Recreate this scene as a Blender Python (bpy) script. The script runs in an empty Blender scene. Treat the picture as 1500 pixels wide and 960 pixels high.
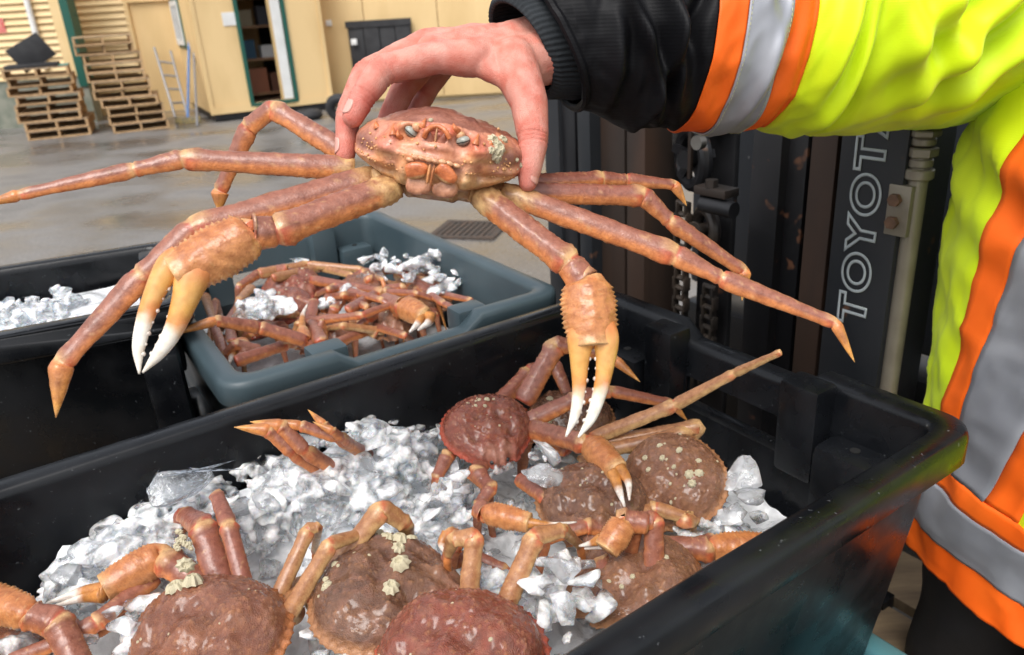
import bpy, bmesh, math, random
import numpy as np
from mathutils import Vector, Matrix, noise as mn
random.seed(7); RNG = np.random.default_rng(7)
SC = bpy.context.scene; COL = SC.collection
rad = math.radians
def A_(*v): return np.array(v, float)
def nrm(v):
    v = np.asarray(v, float); return v / (np.linalg.norm(v) + 1e-12)

# ---------------------------------------------------------------- camera
F_PX, PITCH, ROLL, CAMH = 1150.0, 22.7, 3.6, 1.6
_t, _r = rad(PITCH), rad(ROLL)
FWD = A_(0, math.cos(_t), -math.sin(_t)); _up = A_(0, math.sin(_t), math.cos(_t)); _rt = A_(1, 0, 0)
RT = math.cos(_r) * _rt - math.sin(_r) * _up
UP = math.sin(_r) * _rt + math.cos(_r) * _up
CAM = A_(0, 0, CAMH)
cd = bpy.data.cameras.new('camera'); cam = bpy.data.objects.new('camera', cd); COL.objects.link(cam)
m = Matrix(((RT[0], UP[0], -FWD[0]), (RT[1], UP[1], -FWD[1]), (RT[2], UP[2], -FWD[2]))).to_4x4()
m.translation = Vector(CAM); cam.matrix_world = m
cd.sensor_width = 36; cd.lens = F_PX / 1500 * 36; cd.clip_start = 0.02; cd.clip_end = 500
cd.dof.use_dof = True; cd.dof.focus_distance = 0.78; cd.dof.aperture_fstop = 8.5
SC.camera = cam

def ray(x, y): return FWD + (x - 750) / F_PX * RT - (y - 480) / F_PX * UP
def P(x, y, d): return CAM + d * ray(x, y)
def PZ(x, y, z):
    d = ray(x, y); return CAM + (z - CAMH) / d[2] * d
def PP(x, y, p0, n):
    d = ray(x, y); return CAM + (np.dot(p0 - CAM, n) / np.dot(d, n)) * d
def depth(p): return float(np.dot(np.asarray(p) - CAM, FWD))

# ---------------------------------------------------------------- light (overcast day)
w = bpy.data.worlds.new('World'); SC.world = w; w.use_nodes = True
SUN_EL, SUN_AZ = 58, 205          # azimuth measured clockwise from +Y
nt = w.node_tree; bg = nt.nodes['Background']
sky = nt.nodes.new('ShaderNodeTexSky'); sky.sky_type = 'NISHITA'; sky.sun_disc = False
sky.sun_elevation = rad(SUN_EL); sky.sun_rotation = rad(SUN_AZ); sky.air_density = 1.0; sky.dust_density = 4.0; sky.ozone_density = 1.0
hs = nt.nodes.new('ShaderNodeHueSaturation'); hs.inputs['Saturation'].default_value = 0.28
nt.links.new(sky.outputs[0], hs.inputs['Color']); nt.links.new(hs.outputs[0], bg.inputs[0]); bg.inputs[1].default_value = 0.15
sd = bpy.data.lights.new('sun', 'SUN'); sd.energy = 1.0; sd.angle = rad(35); sd.color = (1.0, 0.98, 0.95)
sun = bpy.data.objects.new('sun', sd); COL.objects.link(sun)
sdir = Vector((math.sin(rad(SUN_AZ)) * math.cos(rad(SUN_EL)), math.cos(rad(SUN_AZ)) * math.cos(rad(SUN_EL)), math.sin(rad(SUN_EL))))
sun.rotation_euler = sdir.to_track_quat('Z', 'Y').to_euler()
SC.view_settings.view_transform = 'Standard'; SC.view_settings.look = 'None'; SC.view_settings.gamma = 1
SC.view_settings.exposure = 0.78
SC.render.engine = 'CYCLES'; SC.cycles.use_denoising = True
SC.cycles.max_bounces = 12; SC.cycles.transmission_bounces = 12; SC.cycles.transparent_max_bounces = 32; SC.cycles.diffuse_bounces = 8; SC.cycles.max_bounces = 16
SC.cycles.caustics_reflective = False; SC.cycles.caustics_refractive = True; SC.cycles.blur_glossy = .6

# ---------------------------------------------------------------- materials
MATS = {}
def mat(name, c=(.5, .5, .5), c2=None, scale=8, rough=.5, rough2=None, bump=0, bscale=60, bdist=.002, metal=0, coat=0, spec=.5,
        attr=False, trans=0, ior=1.45, sss=0, sssr=(1, .4, .25), emit=None, detail=6, contrast=(.35, .65), speck=None, stretch=None, weave=0, sheen=0, rscale=None, nrough=.5, cells=0):
    if name in MATS: return MATS[name]
    M = bpy.data.materials.new(name); M.use_nodes = True; N = M.node_tree.nodes; L = M.node_tree.links
    b = N['Principled BSDF']; tc = N.new('ShaderNodeTexCoord'); co = tc.outputs['Object']
    if stretch:
        mp = N.new('ShaderNodeMapping'); mp.inputs['Scale'].default_value = stretch; L.new(co, mp.inputs[0]); co = mp.outputs[0]
    nz = N.new('ShaderNodeTexNoise'); nz.inputs['Scale'].default_value = scale; nz.inputs['Detail'].default_value = detail; nz.inputs['Roughness'].default_value = nrough; L.new(co, nz.inputs['Vector'])
    rp = N.new('ShaderNodeMapRange'); rp.inputs[1].default_value, rp.inputs[2].default_value = contrast; L.new(nz.outputs['Fac'], rp.inputs[0])
    def mix(fac, a, bb, typ='MIX'):
        mx = N.new('ShaderNodeMix'); mx.data_type = 'RGBA'; mx.blend_type = typ
        for sock, v in ((mx.inputs[0], fac), (mx.inputs[6], a), (mx.inputs[7], bb)):
            if isinstance(v, (int, float)): sock.default_value = v
            elif isinstance(v, tuple): sock.default_value = (*v, 1) if len(v) == 3 else v
            else: L.new(v, sock)
        return mx.outputs[2]
    if attr:
        at = N.new('ShaderNodeVertexColor'); at.layer_name = 'Col'
        k = c2 if c2 else (.55, .5, .48)
        col = mix(rp.outputs[0], at.outputs[0], mix(1.0, at.outputs[0], k, 'MULTIPLY'))
    else:
        col = mix(rp.outputs[0], c, c2 if c2 else c)
    if speck:
        sc_, thr, scol = speck
        vz = N.new('ShaderNodeTexNoise'); vz.inputs['Scale'].default_value = sc_; vz.inputs['Detail'].default_value = 2; L.new(tc.outputs['Object'], vz.inputs['Vector'])
        r2 = N.new('ShaderNodeMapRange'); r2.inputs[1].default_value = thr; r2.inputs[2].default_value = thr + .06; L.new(vz.outputs['Fac'], r2.inputs[0])
        col = mix(r2.outputs[0], col, scol)
    L.new(col, b.inputs['Base Color'])
    if rough2 is not None:
        rz = nz
        if rscale:
            rz = N.new('ShaderNodeTexNoise'); rz.inputs['Scale'].default_value = rscale; rz.inputs['Detail'].default_value = 5; L.new(co, rz.inputs['Vector'])
        rr = N.new('ShaderNodeMapRange'); rr.inputs[1].default_value = .38; rr.inputs[2].default_value = .62; rr.inputs[3].default_value = rough; rr.inputs[4].default_value = rough2
        L.new(rz.outputs['Fac'], rr.inputs[0]); L.new(rr.outputs[0], b.inputs['Roughness'])
    else: b.inputs['Roughness'].default_value = rough
    b.inputs['Metallic'].default_value = metal; b.inputs['Specular IOR Level'].default_value = spec
    if coat: b.inputs['Coat Weight'].default_value = coat; b.inputs['Coat Roughness'].default_value = .12
    if trans: b.inputs['Transmission Weight'].default_value = trans
    b.inputs['IOR'].default_value = ior
    if sheen: b.inputs['Sheen Weight'].default_value = sheen
    if sss:
        b.inputs['Subsurface Weight'].default_value = sss; b.inputs['Subsurface Radius'].default_value = sssr; b.inputs['Subsurface Scale'].default_value = .006
    if bump or weave:
        bz = N.new('ShaderNodeTexNoise'); bz.inputs['Scale'].default_value = bscale; bz.inputs['Detail'].default_value = 5; L.new(co, bz.inputs['Vector'])
        bn = N.new('ShaderNodeBump'); bn.inputs['Strength'].default_value = bump if bump else .3; bn.inputs['Distance'].default_value = bdist
        h = bz.outputs['Fac']
        if cells:
            vo = N.new('ShaderNodeTexVoronoi'); vo.feature = 'DISTANCE_TO_EDGE'; vo.inputs['Scale'].default_value = cells; L.new(co, vo.inputs['Vector'])
            mr = N.new('ShaderNodeMapRange'); mr.inputs[1].default_value = 0; mr.inputs[2].default_value = .25; L.new(vo.outputs['Distance'], mr.inputs[0])
            ad0 = N.new('ShaderNodeMath'); ad0.operation = 'ADD'; L.new(h, ad0.inputs[0]); L.new(mr.outputs[0], ad0.inputs[1]); h = ad0.outputs[0]
        if weave:
            wv = N.new('ShaderNodeTexWave'); wv.inputs['Scale'].default_value = weave; wv.bands_direction = 'Z'; wv.inputs['Distortion'].default_value = 1.2; wv.inputs['Detail Scale'].default_value = .4
            L.new(tc.outputs['Object'], wv.inputs['Vector'])
            ad = N.new('ShaderNodeMath'); ad.operation = 'ADD'; L.new(h, ad.inputs[0]); L.new(wv.outputs['Fac'], ad.inputs[1]); h = ad.outputs[0]
        L.new(h, bn.inputs['Height']); L.new(bn.outputs[0], b.inputs['Normal'])
    if emit: b.inputs['Emission Color'].default_value = (*emit, 1); b.inputs['Emission Strength'].default_value = 1
    MATS[name] = M; return M

# ---------------------------------------------------------------- mesh helpers
def link(o, parent=None):
    COL.objects.link(o)
    if parent is not None:
        o.parent = parent
        r = parent
        inv = Matrix.Identity(4)
        chain = []
        while r is not None: chain.append(r); r = r.parent
        mw = Matrix.Identity(4)
        for q in reversed(chain):
            mw = mw @ (q.matrix_parent_inverse if q.parent else Matrix.Identity(4)) @ q.matrix_basis
        o.matrix_parent_inverse = mw.inverted()
    return o
def mesh(name, V, Fc, material=None, parent=None, smooth=True, col=None, local=False, fmat=None):
    me = bpy.data.meshes.new(name); me.from_pydata([tuple(v) for v in V], [], [tuple(int(i) for i in f) for f in Fc])
    if col is not None:
        a = me.color_attributes.new('Col', 'FLOAT_COLOR', 'POINT')
        c4 = np.ones((len(V), 4), np.float32); c4[:, :3] = np.clip(np.asarray(col), 0, 1); a.data.foreach_set('color', c4.ravel())
    if smooth: me.polygons.foreach_set('use_smooth', [True] * len(me.polygons))
    for mm in (material if isinstance(material, (list, tuple)) else [material]):
        if mm: me.materials.append(mm)
    if fmat is not None: me.polygons.foreach_set('material_index', fmat)
    me.update()
    o = bpy.data.objects.new(name, me)
    if local:
        COL.objects.link(o); o.parent = parent
    else: link(o, parent)
    return o
def tag(o, label, cat=None, group=None, kind=None):
    o['label'] = label
    if cat: o['category'] = cat
    if group: o['group'] = group
    if kind: o['kind'] = kind
    return o
def empty(name, loc=(0, 0, 0), rz=0, label=None, cat=None, group=None):
    o = bpy.data.objects.new(name, None); COL.objects.link(o); o.location = loc; o.rotation_euler = (0, 0, rz); o.empty_display_size = .05
    if label: tag(o, label, cat, group)
    return o
def copy_tree(o, parent=None):
    c = o.copy(); COL.objects.link(c); c.parent = parent
    for ch in list(o.children): copy_tree(ch, c)
    return c
class MB:
    """collects boxes/prisms/tubes as one part"""
    def __init__(s): s.bm = bmesh.new()
    def box(s, c, e1, e2, e3, bev=0):
        """centre c, half-extent vectors e1 e2 e3"""
        c, e1, e2, e3 = map(lambda v: np.asarray(v, float), (c, e1, e2, e3))
        vs = [s.bm.verts.new(c + a * e1 + b * e2 + d * e3) for a in (-1, 1) for b in (-1, 1) for d in (-1, 1)]
        fs = [s.bm.faces.new([vs[i] for i in q]) for q in ((0, 1, 3, 2), (4, 6, 7, 5), (0, 4, 5, 1), (2, 3, 7, 6), (0, 2, 6, 4), (1, 5, 7, 3))]
        if bev:
            es = {e for f in fs for e in f.edges}
            bmesh.ops.bevel(s.bm, geom=list(es), offset=bev, segments=2, affect='EDGES', profile=.6)
        return s
    def abox(s, x0, x1, y0, y1, z0, z1, bev=0):
        return s.box(((x0 + x1) / 2, (y0 + y1) / 2, (z0 + z1) / 2), ((x1 - x0) / 2, 0, 0), (0, (y1 - y0) / 2, 0), (0, 0, (z1 - z0) / 2), bev)
    def tube(s, pts, r, n=12, cap=True):
        pts = [np.asarray(p, float) for p in pts]; rs = r if isinstance(r, (list, tuple)) else [r] * len(pts)
        V, Fc = tube(pts, [(q, q) for q in rs], n=n, cap=cap)
        vs = [s.bm.verts.new(v) for v in V]
        for f in Fc: s.bm.faces.new([vs[i] for i in f])
        return s
    def build(s, name, material, parent=None, smooth=True, local=False, angle=35):
        bmesh.ops.recalc_face_normals(s.bm, faces=s.bm.faces)
        me = bpy.data.meshes.new(name); s.bm.to_mesh(me); s.bm.free(); me.materials.append(material)
        if smooth:
            me.polygons.foreach_set('use_smooth', [True] * len(me.polygons))
            try: me.set_sharp_from_angle(angle=rad(angle))
            except Exception: pass
        o = bpy.data.objects.new(name, me)
        if local: COL.objects.link(o); o.parent = parent
        else: link(o, parent)
        return o
def spline(pts, n):
    """Catmull-Rom resample of an (k,d) array to n points"""
    p = np.asarray(pts, float); k = len(p)
    if k == 2:
        t = np.linspace(0, 1, n)[:, None]; return p[0] * (1 - t) + p[1] * t
    q = np.vstack([2 * p[0] - p[1], p, 2 * p[-1] - p[-2]]); out = []
    for u in np.linspace(0, k - 1 - 1e-9, n):
        i = int(u); t = u - i; a, b, c, d = q[i:i + 4]
        out.append(.5 * (2 * b + (c - a) * t + (2 * a - 5 * b + 4 * c - d) * t * t + (3 * b - a - 3 * c + d) * t ** 3))
    return np.array(out)
def tube(pts, rr, n=16, up=None, cap=True, power=2.0, ret=False):
    """rings along pts; rr = (ra, rb) per ring: ra along the side axis, rb along the flattening axis `up`"""
    pts = np.asarray(pts, float); k = len(pts)
    T = np.gradient(pts, axis=0); T /= np.linalg.norm(T, axis=1)[:, None] + 1e-12
    V = []; info = []
    ref = np.asarray(up, float) if up is not None else (A_(0, 0, 1) if abs(T[0][2]) < .9 else A_(1, 0, 0))
    for i in range(k):
        b = ref - T[i] * np.dot(ref, T[i])
        if np.linalg.norm(b) < 1e-4: b = np.cross(T[i], A_(1, 0, .3))
        b = nrm(b)
        if up is None: ref = b
        a = np.cross(b, T[i])
        for j in range(n):
            th = 2 * math.pi * j / n; cs, sn = math.cos(th), math.sin(th)
            x = math.copysign(abs(cs) ** (2 / power), cs); y = math.copysign(abs(sn) ** (2 / power), sn)
            V.append(pts[i] + a * x * rr[i][0] + b * y * rr[i][1]); info.append((i / (k - 1), th))
    Fc = [(i * n + j, i * n + (j + 1) % n, (i + 1) * n + (j + 1) % n, (i + 1) * n + j) for i in range(k - 1) for j in range(n)]
    if cap:
        c0 = len(V); V.append(pts[0]); V.append(pts[-1]); info += [(0, 0), (1, 0)]
        Fc += [(c0, (j + 1) % n, j) for j in range(n)] + [(c0 + 1, (k - 1) * n + j, (k - 1) * n + (j + 1) % n) for j in range(n)]
    if ret: return np.array(V), Fc, np.array(info)
    return V, Fc
def hull_mesh(name, rnd, npts=14, squash=(1, 1, 1), bev=.06):
    bm = bmesh.new()
    for _ in range(npts):
        v = nrm([rnd.gauss(0, 1) for _ in range(3)]) * rnd.uniform(.75, 1.0)
        bm.verts.new((v[0] * squash[0], v[1] * squash[1], v[2] * squash[2]))
    r = bmesh.ops.convex_hull(bm, input=bm.verts)
    bmesh.ops.delete(bm, geom=[v for v in bm.verts if not v.link_faces], context='VERTS')
    if bev: bmesh.ops.bevel(bm, geom=list(bm.edges), offset=bev, segments=1, affect='EDGES')
    me = bpy.data.meshes.new(name); bm.to_mesh(me); bm.free(); return me

# ================================================================ SETTING
def ground_mat():
    M = bpy.data.materials.new('wet_ground'); M.use_nodes = True; N = M.node_tree.nodes; L = M.node_tree.links; b = N['Principled BSDF']
    tc = N.new('ShaderNodeTexCoord')
    def nz(s, d=6, st=None):
        n = N.new('ShaderNodeTexNoise'); n.inputs['Scale'].default_value = s; n.inputs['Detail'].default_value = d
        if st:
            mp = N.new('ShaderNodeMapping'); mp.inputs['Scale'].default_value = st; mp.inputs['Rotation'].default_value = (0, 0, .3); L.new(tc.outputs['Object'], mp.inputs[0]); L.new(mp.outputs[0], n.inputs['Vector'])
        else: L.new(tc.outputs['Object'], n.inputs['Vector'])
        return n.outputs['Fac']
    def ramp(f, stops):
        r = N.new('ShaderNodeValToRGB'); e = r.color_ramp.elements
        e[0].position, e[0].color = stops[0][0], (*stops[0][1], 1); e[1].position, e[1].color = stops[-1][0], (*stops[-1][1], 1)
        for p, c in stops[1:-1]:
            q = e.new(p); q.color = (*c, 1)
        L.new(f, r.inputs[0]); return r.outputs[0]
    big = nz(.8, 9, (.9, 1.2, 1)); fine = nz(45, 8)
    c1 = ramp(big, [(.30, (.095, .085, .074)), (.46, (.145, .138, .13)), (.58, (.195, .19, .186)), (.75, (.12, .112, .104))])
    c2 = ramp(fine, [(.3, (.62, .6, .58)), (.7, (1.12, 1.12, 1.12))])
    mx = N.new('ShaderNodeMix'); mx.data_type = 'RGBA'; mx.blend_type = 'MULTIPLY'; mx.inputs[0].default_value = 1; L.new(c1, mx.inputs[6]); L.new(c2, mx.inputs[7]); L.new(mx.outputs[2], b.inputs['Base Color'])
    wet = ramp(big, [(.36, (.10,) * 3), (.5, (.34,) * 3), (.66, (.6,) * 3)]); L.new(wet, b.inputs['Roughness'])
    bp = N.new('ShaderNodeBump'); bp.inputs['Strength'].default_value = .22; bp.inputs['Distance'].default_value = .006; L.new(fine, bp.inputs['Height']); L.new(bp.outputs[0], b.inputs['Normal'])
    return M
g = mesh('ground', [(-150, -60, 0), (150, -60, 0), (150, 200, 0), (-150, 200, 0)], [(0, 1, 2, 3)], ground_mat(), smooth=False); g['kind'] = 'structure'

YELLOW = mat('yellow_paint', (.75, .54, .27), (.62, .43, .20), scale=1.8, stretch=(1, 1, .35), detail=10, contrast=(.4, .75), rough=.55, bump=.12, bscale=30)
YELLOW2 = mat('yellow_siding_paint', (.76, .57, .30), (.70, .51, .25), scale=2, rough=.5)
GREEN = mat('dark_green_paint', (.012, .09, .065), rough=.45)
WHITE = mat('white_paint', (.78, .78, .76), (.68, .68, .66), scale=5, rough=.4)
CONC = mat('concrete', (.27, .27, .22), (.16, .18, .14), scale=5, rough=.8, bump=.3)
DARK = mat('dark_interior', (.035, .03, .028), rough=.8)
GLASS = mat('window_glass', (.05, .06, .07), rough=.08, spec=.8)
BLACKP = mat('black_rubber', (.016, .016, .018), (.03, .03, .032), scale=6, rough=.55)
WOOD = mat('pallet_wood', (.60, .40, .21), (.42, .26, .13), scale=7, rough=.8, stretch=(1, 6, 1), bump=.15)
WOOD2 = mat('weathered_pallet_wood', (.42, .30, .18), (.24, .17, .11), scale=7, rough=.85, stretch=(1, 6, 1))

def wallframe(p0, ang):
    ex = A_(math.cos(ang), math.sin(ang), 0); ey = A_(-math.sin(ang), math.cos(ang), 0)
    return p0, ex, ey
EZ = A_(0, 0, 1)
def slab(mb, fr, u0, u1, v0, v1, z0, z1, bev=0):
    p, ex, ey = fr
    return mb.box(p + ex * (u0 + u1) / 2 + ey * (v0 + v1) / 2 + EZ * (z0 + z1) / 2, ex * (u1 - u0) / 2, ey * (v1 - v0) / 2, EZ * (z1 - z0) / 2, bev)
def uz(fr, x, y):
    p, ex, ey = fr; q = PP(x, y, p, ey); return float(np.dot(q - p, ex)), float(q[2])

# ---- shed
SH = wallframe(A_(-4.69, 13.35, 0), rad(27))
sp, sex, sey = SH
shed = empty('shed', sp, 0, 'yellow shed with a green framed open doorway', 'shed')
dl = uz(SH, 372, 149)[0]; dr = uz(SH, 432, 147)[0]; dz0 = uz(SH, 400, 148)[1]; SW, SD, SHT = 2.03, 2.6, 2.9
dl0 = (dl + uz(SH, 345, 0)[0]) / 2; dr0 = (dr + uz(SH, 410, 0)[0]) / 2
dl, dr = dl0, dr0; dtop = dz0 + 2.0
def spart(name, m, parent, *a, bev=0):
    mb = MB(); slab(mb, SH, *a, bev); return mb.build(name, m, parent)
spart('wall_panel', YELLOW, shed, 0, dl, 0, .06, .14, SHT)
spart('wall_panel', YELLOW, shed, dr, SW, 0, .06, .14, SHT)
spart('wall_panel', YELLOW, shed, dl, dr, 0, .06, dtop, SHT)
spart('wall_panel', YELLOW, shed, dl, dr, 0, .06, .14, dz0)
spart('side_wall', YELLOW, shed, 0, .06, .0601, SD, .14, SHT)
spart('side_wall', YELLOW, shed, SW - .06, SW, .0601, SD, .14, SHT)
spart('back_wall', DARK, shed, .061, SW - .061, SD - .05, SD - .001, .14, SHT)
spart('floor', mat('shed_floor', (.16, .09, .055), (.08, .05, .03), rough=.7), shed, .061, SW - .061, .061, SD - .06, .2, dz0 - .02)
spart('roof', mat('shed_roof', (.1, .1, .1), rough=.7), shed, -.1, SW + .1, -.12, SD + .1, SHT, SHT + .08)
spart('batten', YELLOW, shed, -.015, .045, -.018, 0, .14, SHT); spart('batten', YELLOW, shed, SW - .05, SW + .012, -.018, 0, .14, SHT)
spart('batten', YELLOW, shed, -.02, SW + .02, -.025, -.0181, .12, .24)
spart('skid', BLACKP, shed, .05, SW - .05, .05, SD, .02, .139)
t = .06
spart('door_frame', GREEN, shed, dl - t, dl, -.03, .09, dz0 - .05, dtop + t)
spart('door_frame', GREEN, shed, dr, dr + t, -.03, .09, dz0 - .05, dtop + t)
spart('door_frame', GREEN, shed, dl, dr, -.03, .09, dtop, dtop + t)
spart('door_sill', GREEN, shed, dl, dr, -.05, .09, dz0 - .05, dz0 - .001)
d = spart('door', WHITE, shed, dr - .17, dr - .012, .02, .055, dz0 + .01, dtop - .01)
spart('door_stile', mat('door_tan', (.55, .38, .17), rough=.5), d, dr - .215, dr - .171, .03, .06, dz0 + .01, dtop - .01)
sh_m = mat('shelf_wood', (.30, .17, .08), (.2, .1, .05), rough=.6)
for z, c in ((.05, 0), (.62, 1), (1.15, 1), (1.6, 1)):
    spart('shelf', sh_m, shed, dl + .02, dr + .3, .7, 1.1, dz0 + z, dz0 + z + .04)
for i, (u, z, ww, hh, c) in enumerate(((.1, .66, .22, .3, (.02, .07, .12)), (.42, .66, .2, .2, (.55, .55, .55)), (.05, 1.19, .3, .25, (.25, .2, .12)), (.45, 1.19, .25, .3, (.05, .05, .06)), (.1, .09, .35, .4, (.28, .1, .05)), (.5, .09, .25, .3, (.12, .05, .03)), (.15, 1.64, .4, .25, (.12, .08, .05)))):
    o = spart('storage_box', mat('storage_%d' % i, c, rough=.6), None, dl + u, dl + u + ww, .75, 1.02, dz0 + z + .001, dz0 + z + hh)
    tag(o, ['blue tub on the middle shelf inside the shed', 'white bucket-like box on the middle shelf inside the shed', 'tan carton on the upper shelf inside the shed', 'black box on the upper shelf inside the shed', 'rust brown carton on the lowest shelf inside the shed', 'dark brown box on the lowest shelf inside the shed', 'brown box on the top shelf inside the shed'][i], 'box', 'things stored in the shed')
nu, nz_ = uz(SH, 335, 28)
o = spart('notice', WHITE, None, nu - .1, nu + .1, -.012, -.002, nz_ - .1, nz_ + .1); tag(o, 'white paper notice on the shed wall beside the doorway', 'notice')
# window on the shed's side face (local frame: along sey, facing -sex)
WF = (sp, sey, -sex)
wu, wz = uz((sp, sey, sex), 262, 34); wu = min(max(wu, .6), 2.1)
def wpart(name, m, parent, u0, u1, o0, o1, z0, z1):
    mb = MB(); mb.box(sp + sey * (u0 + u1) / 2 - sex * (o0 + o1) / 2 + EZ * (z0 + z1) / 2, sey * (u1 - u0) / 2, sex * (o1 - o0) / 2, EZ * (z1 - z0) / 2); return mb.build(name, m, parent)
hw, hh = .42, .36
win = wpart('window', GREEN, shed, wu - hw - .06, wu + hw + .06, .001, .02, wz - hh - .06, wz + hh + .06)
for a in ((-hw, -hw + .08, -hh, hh), (hw - .08, hw, -hh, hh), (-hw + .081, hw - .081, hh - .08, hh), (-hw + .081, hw - .081, -hh, -hh + .08), (-.04, .04, -hh + .081, hh - .081)):
    wpart('frame', WHITE, win, wu + a[0], wu + a[1], .021, .05, wz + a[2], wz + a[3])
wpart('pane', GLASS, win, wu - hw + .08, wu - .04, .021, .03, wz - hh + .08, wz + hh - .08); wpart('pane', GLASS, win, wu + .04, wu + hw - .08, .021, .03, wz - hh + .08, wz + hh - .08)

# ---- warehouse walls
def sided_wall(fr, u0, u1, z0, z1, step, parent):
    z = z0
    first = None
    p, ex, ey = fr
    while z < z1:
        # lap board: tilted, lower edge proud
        mb = MB(); mb.box(p + ex * (u0 + u1) / 2 + EZ * (z + step / 2), ex * (u1 - u0) / 2, ey * .010, EZ * step * .56 + ey * .026)
        mb.build('siding_board', YELLOW2, parent, smooth=False); z += step
wm = empty('warehouse', (-6, 15.6, 0), 0, 'pale yellow warehouse wall with lap siding behind the pallets', 'building')
W1 = wallframe(A_(-6.0, 15.6, 0), rad(8))
mb = MB(); slab(mb, W1, -.62, 1.6, .03, .2, 0, 3.4); mb.build('flush_panel', YELLOW, wm)
mb = MB(); slab(mb, W1, -3.2, -.62, .03, .2, 0, 3.4); mb.build('backing_wall', YELLOW2, wm)
sided_wall(W1, -1.6, -.62, .75, 3.3, .118, wm)
mb = MB(); slab(mb, W1, -.66, -.58, -.03, .03, .0, 3.3); mb.build('trim_board', YELLOW, wm)
mb = MB(); slab(mb, W1, -.58, 1.6, -.03, .029, 1.93, 2.02); mb.build('trim_board', YELLOW, wm)
wl = empty('warehouse_wing', (-8, 14.6, 0), 0, 'lap sided yellow wing with green corner and white downpipe', 'building')
W2 = wallframe(PZ(112, 190, 0) + A_(-.05, .9, 0), rad(6))
mb = MB(); slab(mb, W2, -6, -.02, .03, .3, .8, 3.4); mb.build('backing_wall', YELLOW2, wl)
sided_wall(W2, -6, -.3, .8, 3.3, .11, wl)
mb = MB(); slab(mb, W2, -.135, .0, -.04, .32, .62, 3.4); mb.build('corner_trim', GREEN, wl)
mb = MB(); slab(mb, W2, -.3, -.136, -.03, .03, .8, 3.4); mb.build('corner_board', YELLOW2, wl)
mb = MB(); slab(mb, W2, -6, -.01, -.01, .31, 0, .79); mb.build('foundation', CONC, wl)
pu = uz(W2, 55, 50)[0]
mb = MB(); p, ex, ey = W2; mb.tube([p + ex * pu - ey * .07 + EZ * .95, p + ex * pu - ey * .07 + EZ * 3.3], .05, 12); mb.build('downpipe', WHITE, wl)
ru, rz_ = uz(W2, 2, 36)
mb = MB(); slab(mb, W2, ru - .1, ru + .06, -.035, -.02, rz_ - .14, rz_ + .1); o = mb.build('red_sign', mat('red_sign', (.55, .06, .06), (.7, .3, .25), scale=20, rough=.5)); tag(o, 'small red sign on the siding at the left picture edge', 'sign')
W3 = wallframe(A_(-3.1, 14.9, 0), rad(-4))
wr = empty('warehouse_extension', (1, 14.9, 0), 0, 'plain yellow panelled wall with a black hatch right of shed', 'building')
us = [-.6, .85, 2.15, 3.4, 4.65, 5.9, 8.0, 10.5, 14]
for a, b in zip(us[:-1], us[1:]):
    mb = MB(); slab(mb, W3, a + .006, b - .006, 0, .08, .05, 3.5, .006); mb.build('wall_panel', YELLOW, wr)
mb = MB(); slab(mb, W3, -.6, 14, .081, .2, 0, 3.5); mb.build('backing_wall', YELLOW2, wr)
b0 = uz(W3, 514, 70)[0]; b1 = uz(W3, 606, 70)[0]; bz1 = uz(W3, 550, 31)[1]; bz0 = uz(W3, 550, 108)[1]
hatch = empty('loading_hatch', W3[0] + W3[1] * (b0 + b1) / 2 + EZ * bz0, 0, 'black rubber loading hatch on the yellow wall behind the hand', 'hatch')
n = 4
for i in range(n):
    a = b0 + (b1 - b0) * i / n; b = b0 + (b1 - b0) * (i + 1) / n
    mb = MB(); slab(mb, W3, a + .004, b - .004, -.10 - .012 * (i % 2), -.001, bz0, bz1, .012); mb.build('rubber_panel', BLACKP, hatch)
mb = MB(); slab(mb, W3, b0 - .02, b1 + .02, -.13, -.113, bz1 - .09, bz1 + .02); mb.build('top_rail', BLACKP, hatch)
for x, y, lab in ((482, 34, 'small white electrical box on the yellow wall near the shed'), (522, 61, 'tiny grey latch plate on the black hatch')):
    u, z = uz(W3, x, y); mb = MB(); slab(mb, W3, u - .05, u + .05, -.2 if x > 500 else -.05, -.126 if x > 500 else -.002, z - .05, z + .05, .01); o = mb.build('wall_box', WHITE); tag(o, lab, 'box')
# tyres and low clutter at the foot of the wall
def torus(mb, c, ax, R, r, n=28, k=10):
    ax = nrm(ax); e1 = nrm(np.cross(ax, A_(.3, .2, 1))); e2 = np.cross(ax, e1); vs = []
    for i in range(n):
        a = 2 * math.pi * i / n; d = e1 * math.cos(a) + e2 * math.sin(a)
        for j in range(k):
            b = 2 * math.pi * j / k; vs.append(mb.bm.verts.new(np.asarray(c) + d * (R + r * math.cos(b)) + ax * r * math.sin(b)))
    for i in range(n):
        for j in range(k):
            mb.bm.faces.new([vs[i * k + j], vs[((i + 1) % n) * k + j], vs[((i + 1) % n) * k + (j + 1) % k], vs[i * k + (j + 1) % k]])
TYRE = mat('tyre_rubber', (.025, .025, .027), rough=.7, bump=.4, bscale=40)
for x, y, ax, lab in ((452, 168, (0, 0, 1), 'worn tyre lying flat before the shed wall'), (498, 158, (0, 1, .3), 'dark tyre leaning by the yellow wall corner')):
    c = PZ(x, y, '.075' and (.075 if ax[2] == 1 else .2)); mb = MB(); torus(mb, c, ax, .15, .075); o = mb.build('tyre', TYRE); tag(o, lab, 'tyre')

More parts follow.
